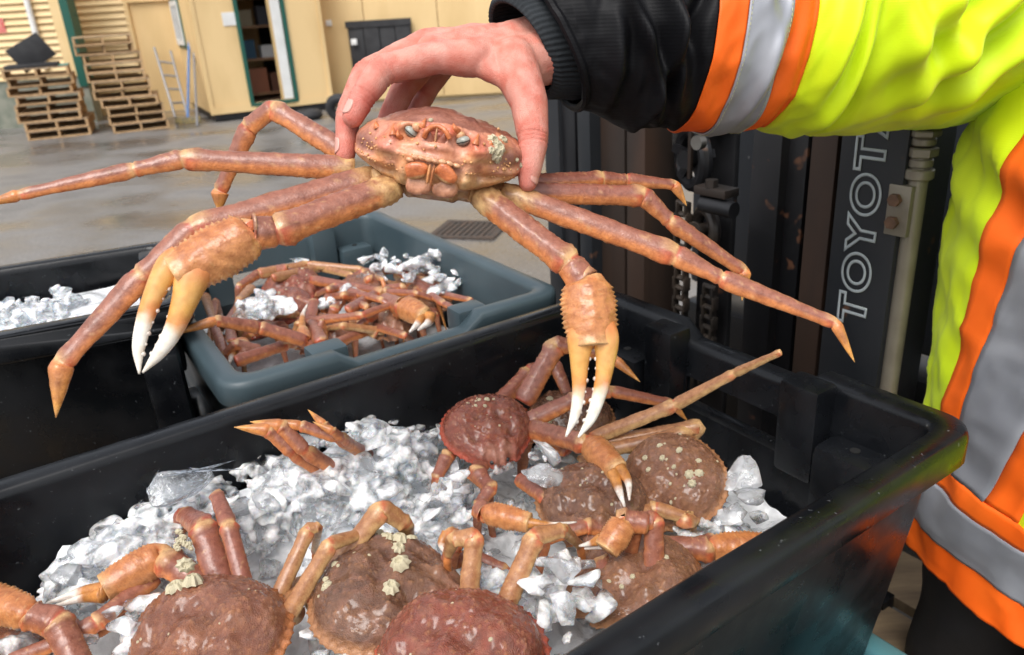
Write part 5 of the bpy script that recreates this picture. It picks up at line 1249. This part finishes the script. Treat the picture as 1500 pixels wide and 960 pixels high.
tclaw(c7_, [(950, 768, 1.105, 30), (912, 762, 1.108, 34)], [(916, 764, 1.108, 36), (888, 806, 1.09, 38)], [(912, 796, 1.09, 22), (888, 798, 1.088, 14), (856, 804, 1.082, 3)], [(880, 790, 1.095, 18), (866, 796, 1.09, 10), (848, 800, 1.085, 3)], 55)
tclaw(c7_, [(965, 800, 1.05, 30), (1040, 806, 1.05, 36)], [(1040, 804, 1.05, 38), (1125, 800, 1.045, 40)], None, None, 56)
# --- toe tips poking out of the ice by the back wall
ct, _ = tote_crab(470, 668, 1.02, .12, 200, 0, 1, 10, 'crab buried in ice by the back wall, only toes showing')
for i, tp_ in enumerate((((540, 735, 1.0, 24), (428, 662, 1.12, 22), (394, 630, 1.150, 23), (343, 626, 1.158, 13)), ((560, 730, 1.0, 24), (446, 660, 1.12, 22), (412, 624, 1.152, 22), (366, 618, 1.158, 12)), ((590, 700, 1.0, 22), (494, 640, 1.13, 20), (440, 624, 1.148, 17), (392, 615, 1.158, 11)), ((580, 690, 1.0, 18), (494, 640, 1.13, 14), (474, 622, 1.148, 14), (451, 600, 1.160, 10)), ((580, 690, 1.0, 18), (500, 642, 1.13, 14), (487, 631, 1.145, 13), (458, 618, 1.155, 9)))):
    tleg(ct, list(tp_), 0 if i != 2 else 1, 61 + i, toe=True)
# --- more legs half buried between the crabs
FILL = [(c5_, [(760, 700, 1.05, 24), (800, 730, 1.055, 22), (830, 700, 1.05, 18)], 1), (c5_, [(900, 780, 1.04, 26), (860, 770, 1.055, 24), (800, 790, 1.05, 18)], 0), (c6_, [(930, 760, 1.035, 24), (960, 745, 1.05, 24), (1010, 760, 1.04, 18)], 2), (c6_, [(940, 690, 1.045, 22), (915, 700, 1.05, 20), (900, 730, 1.045, 16)], 1), (c7_, [(900, 840, 1.05, 26), (880, 820, 1.06, 24), (905, 880, 1.045, 18)], 1), (c7_, [(985, 830, 1.04, 24), (1010, 800, 1.05, 24), (1045, 790, 1.04, 20)], 0), (c2_, [(640, 830, 1.05, 24), (690, 815, 1.06, 24), (740, 835, 1.05, 18)], 1), (c3_, [(600, 930, 1.05, 26), (560, 935, 1.055, 24), (520, 920, 1.045, 18)], 1), (c4_, [(680, 650, 1.05, 24), (655, 668, 1.06, 22), (640, 700, 1.045, 18)], 1), (c4_, [(690, 690, 1.05, 24), (720, 715, 1.055, 22), (700, 740, 1.045, 16)], 1), (c8_, [(850, 680, 1.03, 24), (900, 650, 1.045, 22), (940, 660, 1.04, 18)], 2), (c2_, [(440, 905, 1.04, 28), (420, 890, 1.06, 26), (440, 850, 1.05, 20)], 2), (c1_, [(180, 900, 1.05, 28), (120, 935, 1.055, 26), (90, 900, 1.05, 20)], 0)]
for i, (rt_, pp, pal) in enumerate(FILL): tleg(rt_, pp, pal, 200 + i)
# ---------------------------------------------------------------- ice
def ice_mat(name, clear, glass, tint, rough):
    """frosted ice: cloudy part (diffuse + translucent), clear part passing light, refracting part, wet gloss on top"""
    M = bpy.data.materials.new(name); M.use_nodes = True; N = M.node_tree.nodes; L = M.node_tree.links; N.remove(N['Principled BSDF']); out = N['Material Output']
    geo = N.new('ShaderNodeNewGeometry')
    def nz(sc, d=5):
        n_ = N.new('ShaderNodeTexNoise'); n_.inputs['Scale'].default_value = sc; n_.inputs['Detail'].default_value = d; L.new(geo.outputs['Position'], n_.inputs['Vector']); return n_.outputs['Fac']
    def rng(f, a0, a1, lo=.38, hi=.62):
        r = N.new('ShaderNodeMapRange'); r.inputs[1].default_value = lo; r.inputs[2].default_value = hi; r.inputs[3].default_value = a0; r.inputs[4].default_value = a1; L.new(f, r.inputs[0]); return r.outputs[0]
    bp = N.new('ShaderNodeBump'); bp.inputs['Strength'].default_value = .6; bp.inputs['Distance'].default_value = .0035; L.new(nz(130, 8), bp.inputs['Height'])
    def sh(t, **kw):
        n_ = N.new('ShaderNodeBsdf' + t)
        for k, v in kw.items(): n_.inputs[k].default_value = v
        if 'Normal' in n_.inputs: L.new(bp.outputs[0], n_.inputs['Normal'])
        return n_.outputs[0]
    def mix(f, a_, b_):
        m_ = N.new('ShaderNodeMixShader')
        if isinstance(f, float): m_.inputs[0].default_value = f
        else: L.new(f, m_.inputs[0])
        L.new(a_, m_.inputs[1]); L.new(b_, m_.inputs[2]); return m_.outputs[0]
    c4 = (*tint, 1)
    cloudy = mix(.22, sh('Diffuse', Color=c4), sh('Translucent', Color=c4))
    body = mix(rng(nz(60), max(clear - .22, 0), min(clear + .22, .97)), cloudy, sh('Transparent', Color=(.95, .975, 1, 1)))
    body = mix(glass, body, sh('Glass', Color=(.97, .985, 1, 1), Roughness=.04, IOR=1.31))
    fr = N.new('ShaderNodeFresnel'); fr.inputs['IOR'].default_value = 1.55; L.new(bp.outputs[0], fr.inputs['Normal'])
    L.new(mix(fr.outputs[0], body, sh('Glossy', Color=(1, 1, 1, 1), Roughness=rough)), out.inputs['Surface']); return M
def fused_ice(name, trans, bumpd):
    M = bpy.data.materials.new(name); M.use_nodes = True; N = M.node_tree.nodes; L = M.node_tree.links; b = N['Principled BSDF']; geo = N.new('ShaderNodeNewGeometry')
    def nz(sc, d=5):
        n_ = N.new('ShaderNodeTexNoise'); n_.inputs['Scale'].default_value = sc; n_.inputs['Detail'].default_value = d; L.new(geo.outputs['Position'], n_.inputs['Vector']); return n_.outputs['Fac']
    r = N.new('ShaderNodeMapRange'); r.inputs[1].default_value = .38; r.inputs[2].default_value = .60; r.inputs[3].default_value = .08; r.inputs[4].default_value = trans; L.new(nz(38), r.inputs[0]); L.new(r.outputs[0], b.inputs['Transmission Weight'])
    b.inputs['Base Color'].default_value = (.94, .972, 1, 1); b.inputs['Roughness'].default_value = .12; b.inputs['IOR'].default_value = 1.31; b.inputs['Specular IOR Level'].default_value = .8; b.inputs['Coat Weight'].default_value = .6; b.inputs['Coat Roughness'].default_value = .04
    b.inputs['Subsurface Weight'].default_value = .8; b.inputs['Subsurface Radius'].default_value = (.7, .85, 1); b.inputs['Subsurface Scale'].default_value = .008
    bp = N.new('ShaderNodeBump'); bp.inputs['Strength'].default_value = .7; bp.inputs['Distance'].default_value = bumpd; L.new(nz(240, 6), bp.inputs['Height']); L.new(bp.outputs[0], b.inputs['Normal']); return M
FUSED = fused_ice('melting_ice', .97, .003)
ICE = ice_mat('clear_ice', .30, .60, (.99, .995, 1.0), .03); ICEW = ice_mat('white_ice', .16, .38, (.99, .995, 1.0), .05); ICEB = ice_mat('packed_ice', .0, .0, (.97, .985, 1.0), .15); ICED = ice_mat('dark_clear_ice', .80, .6, (.8, .85, .9), .04)
rnd = random.Random(21)
def shard_mesh(name, rnd, npts, squash):
    bm = bmesh.new()
    for _ in range(npts):
        v = nrm([rnd.gauss(0, 1) for _ in range(3)]) * rnd.uniform(.7, 1.0); bm.verts.new((v[0] * squash[0], v[1] * squash[1], v[2] * squash[2]))
    bmesh.ops.convex_hull(bm, input=bm.verts); bmesh.ops.delete(bm, geom=[v for v in bm.verts if not v.link_faces], context='VERTS')
    bmesh.ops.bevel(bm, geom=list(bm.edges), offset=.045, segments=1, affect='EDGES', clamp_overlap=True)
    bmesh.ops.triangulate(bm, faces=bm.faces); bmesh.ops.subdivide_edges(bm, edges=[e for e in bm.edges if e.calc_length() > .35], cuts=1); bmesh.ops.triangulate(bm, faces=bm.faces)
    o_ = rnd.uniform(0, 50)
    for v in bm.verts:
        n_ = v.co.normalized(); v.co += n_ * (.16 * mn.noise(v.co * 2.3 + Vector((o_, 0, 0))) + .07 * mn.noise(v.co * 6 + Vector((0, o_, 0))))
    me = bpy.data.meshes.new(name); bm.to_mesh(me); bm.free(); me.polygons.foreach_set('use_smooth', [True] * len(me.polygons)); me.set_sharp_from_angle(angle=rad(48)); return me
HULLS = [shard_mesh('ice_chunk', rnd, rnd.randint(9, 16), (1, rnd.uniform(.55, .95), rnd.uniform(.35, .7))) for _ in range(14)]
for i, h in enumerate(HULLS): h.materials.append(ICE if i % 2 else FUSED)
def rot(rnd): 
    from mathutils import Euler
    return Euler((rnd.uniform(-.6, .6), rnd.uniform(-.6, .6), rnd.uniform(0, 6.3))).to_matrix().to_4x4()
def chunk(p, r, label, group, h=None, m_=None):
    o = bpy.data.objects.new('ice_chunk', h or rnd.choice(HULLS)); COL.objects.link(o)
    o.matrix_basis = Matrix.Translation(Vector(p)) @ rot(rnd) @ Matrix.Diagonal((r, r, r, 1)); tag(o, label, 'ice', group); return o
_hd = []
def hull_data():
    if not _hd:
        for h in HULLS: _hd.append((np.array([v.co[:] for v in h.vertices]), [tuple(p.vertices) for p in h.polygons]))
    return _hd
def ice_field(name, spots, mats, n_per, label, smin=.007, smax=.024, vox=.0017):
    """stuff: many jagged shards in one mesh. spots: (px,py,z,radius m, height m)"""
    V_, F_, FM = [], [], []; nb = 0
    for (x, y, z, R, H_) in spots:
        c_ = PZ(x, y, z) if not isinstance(x, np.ndarray) else x
        for _ in range(max(2, int(n_per * (R / .03) ** 2))):
            a = rnd.uniform(0, 6.283); rr_ = R * math.sqrt(rnd.random()); q = c_ + A_(rr_ * math.cos(a), rr_ * math.sin(a), H_ * (1 - (rr_ / R) ** 2) * rnd.uniform(.4, 1.0) + rnd.uniform(-.008, .004)); s = rnd.uniform(smin, smax) * (1.4 if rnd.random() < .2 else 1)
            M3 = np.array(rot(rnd).to_3x3()) * s; hv, hf = rnd.choice(hull_data()); V_.append(hv @ M3.T + q); F_ += [(i + nb, j + nb, k + nb) for i, j, k in hf]; nb += len(hv); FM += [rnd.randint(0, len(mats) - 1)] * len(hf)
    V2, F2 = remesh(np.vstack(V_), F_, vox, 2, .5)
    o = mesh(name, V2, F2, FUSED, None, True); tag(o, label, 'ice', kind='stuff'); return o
def bed(name, c, ex, ey, hx, hy, hfun, material, label, n=90):
    V_ = []; 
    for i in range(n):
        for j in range(n):
            u = -1 + 2 * i / (n - 1); v = -1 + 2 * j / (n - 1); p = c + ex * hx * u + ey * hy * v; p = A_(p[0], p[1], hfun(p[0], p[1])); V_.append(p)
    F_ = [(i * n + j, (i + 1) * n + j, (i + 1) * n + j + 1, i * n + j + 1) for i in range(n - 1) for j in range(n - 1)]
    o = mesh(name, V_, F_, material, None, True); tag(o, label, 'ice', kind='stuff'); return o
MOUND = [(150, 800, .055, .10), (250, 750, .055, .10), (470, 680, .05, .10), (550, 660, .070, .11), (440, 730, .045, .10), (330, 720, .03, .09), (200, 790, .035, .09), (120, 860, .03, .07), (640, 730, .03, .07), (540, 790, .02, .08), (790, 870, .03, .06), (500, 930, .01, .06)]
MW = [(PZ(x, y, 1.03)[:2], h, s) for x, y, h, s in MOUND]
def hfun(x, y):
    z = .960
    s_ = 0
    for c_, h, s in MW: s_ += h * math.exp(-((x - c_[0]) ** 2 + (y - c_[1]) ** 2) / s ** 2)
    return z + min(s_ * 1.35, .118) + .010 * mn.noise(Vector((x * 28, y * 28, 0))) + .006 * mn.noise(Vector((x * 70, y * 70, 4)))
bed('packed_ice', front['c'], front['ex'], front['ey'], HXF - .072, HYF - .072, hfun, ICEB, 'packed ice bed under the crabs in the front tote', 150)
def zof(x, y):
    z = 1.02
    for _ in range(6): p = PZ(x, y, z); z = .5 * z + .5 * hfun(p[0], p[1])
    return z
poly = [(60, 905), (150, 780), (240, 735), (330, 690), (430, 650), (500, 615), (600, 612), (680, 660), (705, 730), (690, 800), (600, 800), (470, 770), (380, 780), (300, 840), (220, 830), (150, 900)]
def inside(x, y):
    r_ = False; n = len(poly)
    for i in range(n):
        (x1, y1), (x2, y2) = poly[i], poly[(i + 1) % n]
        if (y1 > y) != (y2 > y) and x < (x2 - x1) * (y - y1) / (y2 - y1) + x1: r_ = not r_
    return r_
spots = []
while len(spots) < 190:
    x, y = rnd.uniform(40, 720), rnd.uniform(600, 940)
    if inside(x, y): spots.append((x, y, zof(x, y) + .002, .03, .008))
for i in range(170):
    q = front['c'] + front['ex'] * rnd.uniform(-.2, .45) + front['ey'] * rnd.uniform(-.21, .21); spots.append((A_(q[0], q[1], hfun(q[0], q[1])), 0, 0, .02, .004))
spots += [(x, y, z, R, H_) for x, y, z, R, H_ in ((548, 655, 1.07, .045, .035), (520, 640, 1.08, .03, .02), (795, 688, 1.055, .024, .035), (825, 868, 1.055, .048, .045), (790, 905, 1.05, .04, .02), (1088, 735, 1.03, .022, .06), (1060, 778, 1.02, .03, .02), (655, 725, 1.07, .03, .03), (650, 760, 1.06, .03, .02), (500, 945, 1.05, .035, .02), (720, 850, 1.05, .04, .02), (760, 760, 1.04, .03, .015), (230, 905, 1.06, .035, .02), (170, 810, 1.05, .04, .03), (120, 860, 1.045, .04, .03), (60, 935, 1.04, .05, .02), (640, 650, 1.06, .025, .02), (730, 700, 1.04, .03, .02), (1000, 800, 1.02, .03, .01), (180, 930, 1.06, .04, .015))]
ice_field('crushed_ice', spots, [ICE, ICEW], 6, 'crushed ice heaped among the crabs of the front tote')
NAMED = [(520, 625, 1.115, 24), (545, 645, 1.12, 30), (580, 650, 1.115, 28), (500, 660, 1.11, 24), (600, 690, 1.10, 24), (635, 640, 1.10, 20), (440, 655, 1.105, 24), (395, 660, 1.10, 20), (655, 700, 1.10, 30), (668, 730, 1.10, 28), (795, 665, 1.09, 26), (800, 700, 1.085, 28), (820, 830, 1.105, 36), (860, 850, 1.10, 30), (790, 850, 1.10, 30), (830, 890, 1.095, 36), (790, 905, 1.085, 30), (1088, 695, 1.085, 28), (1100, 725, 1.07, 24), (1068, 760, 1.05, 22), (1108, 757, 1.05, 15), (230, 770, 1.085, 26), (150, 790, 1.075, 30), (95, 850, 1.07, 26), (220, 865, 1.095, 24), (285, 880, 1.09, 22), (250, 905, 1.085, 24), (505, 940, 1.085, 26), (470, 945, 1.085, 22), (400, 735, 1.08, 26), (350, 745, 1.075, 26), (520, 800, 1.08, 22), (720, 850, 1.075, 26), (640, 750, 1.085, 24), (330, 690, 1.09, 22), (570, 720, 1.09, 26), (480, 715, 1.09, 26), (200, 830, 1.08, 26), (780, 860, 1.10, 22), (670, 775, 1.08, 22), (765, 800, 1.05, 22), (730, 770, 1.06, 20), (945, 800, 1.03, 18), (1035, 770, 1.04, 16), (650, 665, 1.10, 22)]
ORDN = ['first', 'second', 'third', 'fourth', 'fifth', 'sixth', 'seventh', 'eighth', 'ninth', 'tenth', 'eleventh', 'twelfth', 'thirteenth']
def ref_of(x, y): return 'near the red crab at the back' if (x > 600 and y < 720 and x < 780) else 'in the far right corner' if x > 1000 else 'under the thin white claw finger' if x > 740 and y > 780 and x < 900 else 'below the lowered claw' if x > 740 else 'beside the barnacled leg at the left' if x < 320 and y > 840 else 'in the left heap by the wall' if x < 320 else 'at the crest of the middle heap' if y < 680 else 'between the two bottom crabs' if y > 840 else 'on the near slope of the middle heap'
cnt = {}
for (x, y, z, r_) in sorted(NAMED):
    z = min(z - .010, zof(x, y) + .014) if x < 700 else z - .012
    p = PZ(x, y, z); ref = ref_of(x, y); k = cnt.get(ref, 0); cnt[ref] = k + 1
    chunk(p, (1.15 if (x > 740 and y > 780) else 1.5) * r_ * depth(p) / F_PX, '%s clear ice chunk from the left %s' % (ORDN[k], ref), 'large ice chunks in the front tote')
p = PZ(262, 708, 1.118); o = chunk(p, .045, 'large flat dark clear slab of ice against the back wall', None, hull_mesh('ice_slab', rnd, 26, (1, .55, .22), .05)); o.data.materials.append(ICED); o.name = 'ice_slab'
o.matrix_basis = Matrix.Translation(Vector(p)) @ Matrix.Rotation(rad(40), 4, 'Z') @ Matrix.Rotation(rad(35), 4, 'X') @ Matrix.Diagonal((.047, .047, .047, 1))

# ---------------------------------------------------------------- slate tote: jumble of crabs and ice
ZG = 1.055
def hg(x, y): return ZG - .065 + .012 * mn.noise(Vector((x * 20, y * 20, 2)))
bed('packed_ice', grey['c'], grey['ex'], grey['ey'], .32, .22, hg, ICEB, 'packed ice bed in the slate grey tote', 60)
GC = [(430, 420, 1.06, .12, 300, 10, 1, 'reddish crab at the far left inside the slate tote'), (415, 450, 1.06, .115, 250, 20, 1, 'red crab beside the white ice lump in the slate tote'), (530, 425, 1.06, .12, 200, 5, 0, 'crab at the centre of the slate tote'), (570, 470, 1.05, .12, 280, 10, 2, 'brown crab by the near rim of the slate tote'), (480, 490, 1.04, .12, 240, 8, 0, 'crab at the near left corner of the slate tote'), (620, 440, 1.045, .115, 320, 5, 3, 'tan crab under the ice at the right of the slate tote'), (370, 480, 1.03, .11, 200, 0, 1, 'crab at the left wall of the slate tote')]
groots = []
for i, (x, y, z, w_, fd, ti, pal, lab) in enumerate(GC):
    r_, _ = tote_crab(x, y, z, w_, fd, ti, pal, 1 + i, lab, B_(i + 40, 6, 0, 0, .3, .003), group='crabs in the slate tote'); groots.append(r_)
GL = [(0, [(300, 432), (312, 470), (306, 510)], 14, 2), (2, [(380, 402), (450, 388), (530, 395), (560, 410)], 16, 2), (2, [(400, 408), (470, 392), (515, 404)], 15, 2), (5, [(585, 398), (640, 430), (690, 440), (692, 448)], 14, 1), (1, [(455, 410), (560, 428), (610, 430), (640, 440)], 15, 1), (3, [(445, 472), (530, 462), (620, 430), (628, 424)], 14, 0), (0, [(330, 520), (310, 470), (316, 440)], 16, 0), (4, [(345, 530), (420, 505), (465, 490), (472, 470)], 20, 1), (6, [(340, 500), (335, 470), (350, 445)], 16, 1), (3, [(470, 500), (455, 470), (460, 440)], 22, 1), (2, [(480, 440), (490, 420), (560, 440), (580, 455)], 16, 1), (5, [(600, 410), (650, 445), (665, 452)], 13, 1), (4, [(380, 515), (345, 505), (330, 520)], 20, 0), (1, [(370, 420), (350, 440), (345, 470)], 14, 2), (0, [(420, 395), (380, 400), (350, 420)], 18, 0), (5, [(510, 455), (560, 425), (590, 420)], 18, 1)]
for i, (k, pp, w_, pal) in enumerate(GL):
    n_ = len(pp); tleg(groots[k], [(x, y, 1.085 + .012 * math.sin(j * 2 + i), w_ * (1 - .18 * j)) for j, (x, y) in enumerate(pp)], pal, 70 + i)
rl = random.Random(77)
for i in range(44):
    x, y = rl.uniform(330, 650), rl.uniform(395, 500)
    if y > 540 - (x - 330) * .18 or y < 470 - (x - 330) * .35 or (x > 600 and y > 460): continue
    a = rl.uniform(0, 6.28); L_ = rl.uniform(45, 80); w_ = rl.uniform(12, 18); dx, dy = math.cos(a) * L_, math.sin(a) * L_ * .45
    tleg(groots[i % 7], [(x - dx * .5, y - dy * .5, 1.05, w_), (x + dx * .5, y + dy * .5, 1.08 + rl.uniform(-.01, .015), w_ * .9), (x + dx * .8, y + dy * .8 + 6, 1.065, w_ * .7)], rl.choice([0, 0, 2, 2, 1]), 300 + i)
tleg(groots[4], [(448, 500, 1.10, 20), (380, 480, 1.135, 21), (316, 470, 1.165, 17), (236, 494, 1.16, 14)], 1, 99, toe=True)
tclaw(groots[3], [(560, 440, 1.08, 24), (590, 450, 1.095, 28)], [(588, 448, 1.095, 30), (622, 464, 1.095, 30)], [(620, 462, 1.095, 18), (612, 474, 1.09, 11), (600, 487, 1.085, 3)], [(630, 462, 1.095, 18), (628, 472, 1.09, 12), (612, 484, 1.085, 3)], 81)
tclaw(groots[4], [(360, 520, 1.08, 20), (356, 505, 1.09, 22)], [(358, 500, 1.09, 22), (350, 515, 1.085, 22)], [(348, 512, 1.085, 14), (340, 522, 1.08, 9), (335, 535, 1.075, 2)], None, 82)
tclaw(groots[3], [(440, 510, 1.07, 16), (446, 496, 1.085, 18)], [(446, 498, 1.085, 18), (443, 482, 1.09, 16)], [(443, 484, 1.09, 12), (443, 464, 1.10, 8), (450, 446, 1.11, 2)], None, 83)
ice_field('crushed_ice', [(385, 452, 1.10, .05, .03), (372, 475, 1.095, .04, .02), (555, 385, 1.09, .045, .03), (625, 402, 1.095, .06, .05), (645, 415, 1.09, .04, .04), (600, 392, 1.09, .04, .03), (395, 462, 1.10, .045, .025), (480, 445, 1.075, .03, .01), (500, 430, 1.075, .03, .01), (440, 395, 1.075, .03, .01), (545, 410, 1.08, .035, .012), (330, 490, 1.07, .025, .01)], [ICEW, ICEW, ICE], 8, 'crushed ice lumps lying on crabs in the slate tote')
for x, y, r_, t_ in ((385, 450, 20, 'farther lump at the left'), (372, 470, 17, 'nearer lump at the left'), (555, 380, 18, 'far wall lump'), (625, 395, 24, 'largest lump at the right'), (645, 408, 22, 'rightmost lump'), (600, 405, 15, 'small lump left of the largest')):
    p = PZ(x, y, 1.095); chunk(p, r_ * depth(p) / F_PX, 'white ice on the slate tote crabs, %s' % t_, 'ice lumps in the slate tote')
# ---------------------------------------------------------------- ice in the tote at the left edge
def hl(x, y): return 1.165 + .012 * mn.noise(Vector((x * 22, y * 22, 2))) 
bed('packed_ice', left['c'], left['ex'], left['ey'], .33, .135, hl, ICEB, 'packed ice bed in the tote at the left edge', 60)
sp2 = []
for i in range(90):
    q = left['c'] + left['ex'] * rnd.uniform(-.2, .22) + left['ey'] * rnd.uniform(-.12, .11); sp2.append((A_(q[0], q[1], 1.172), 0, 0, .03, .018))
ice_field('crushed_ice', sp2, [ICEW, ICE], 5, 'crushed ice filling the black tote at the left edge')
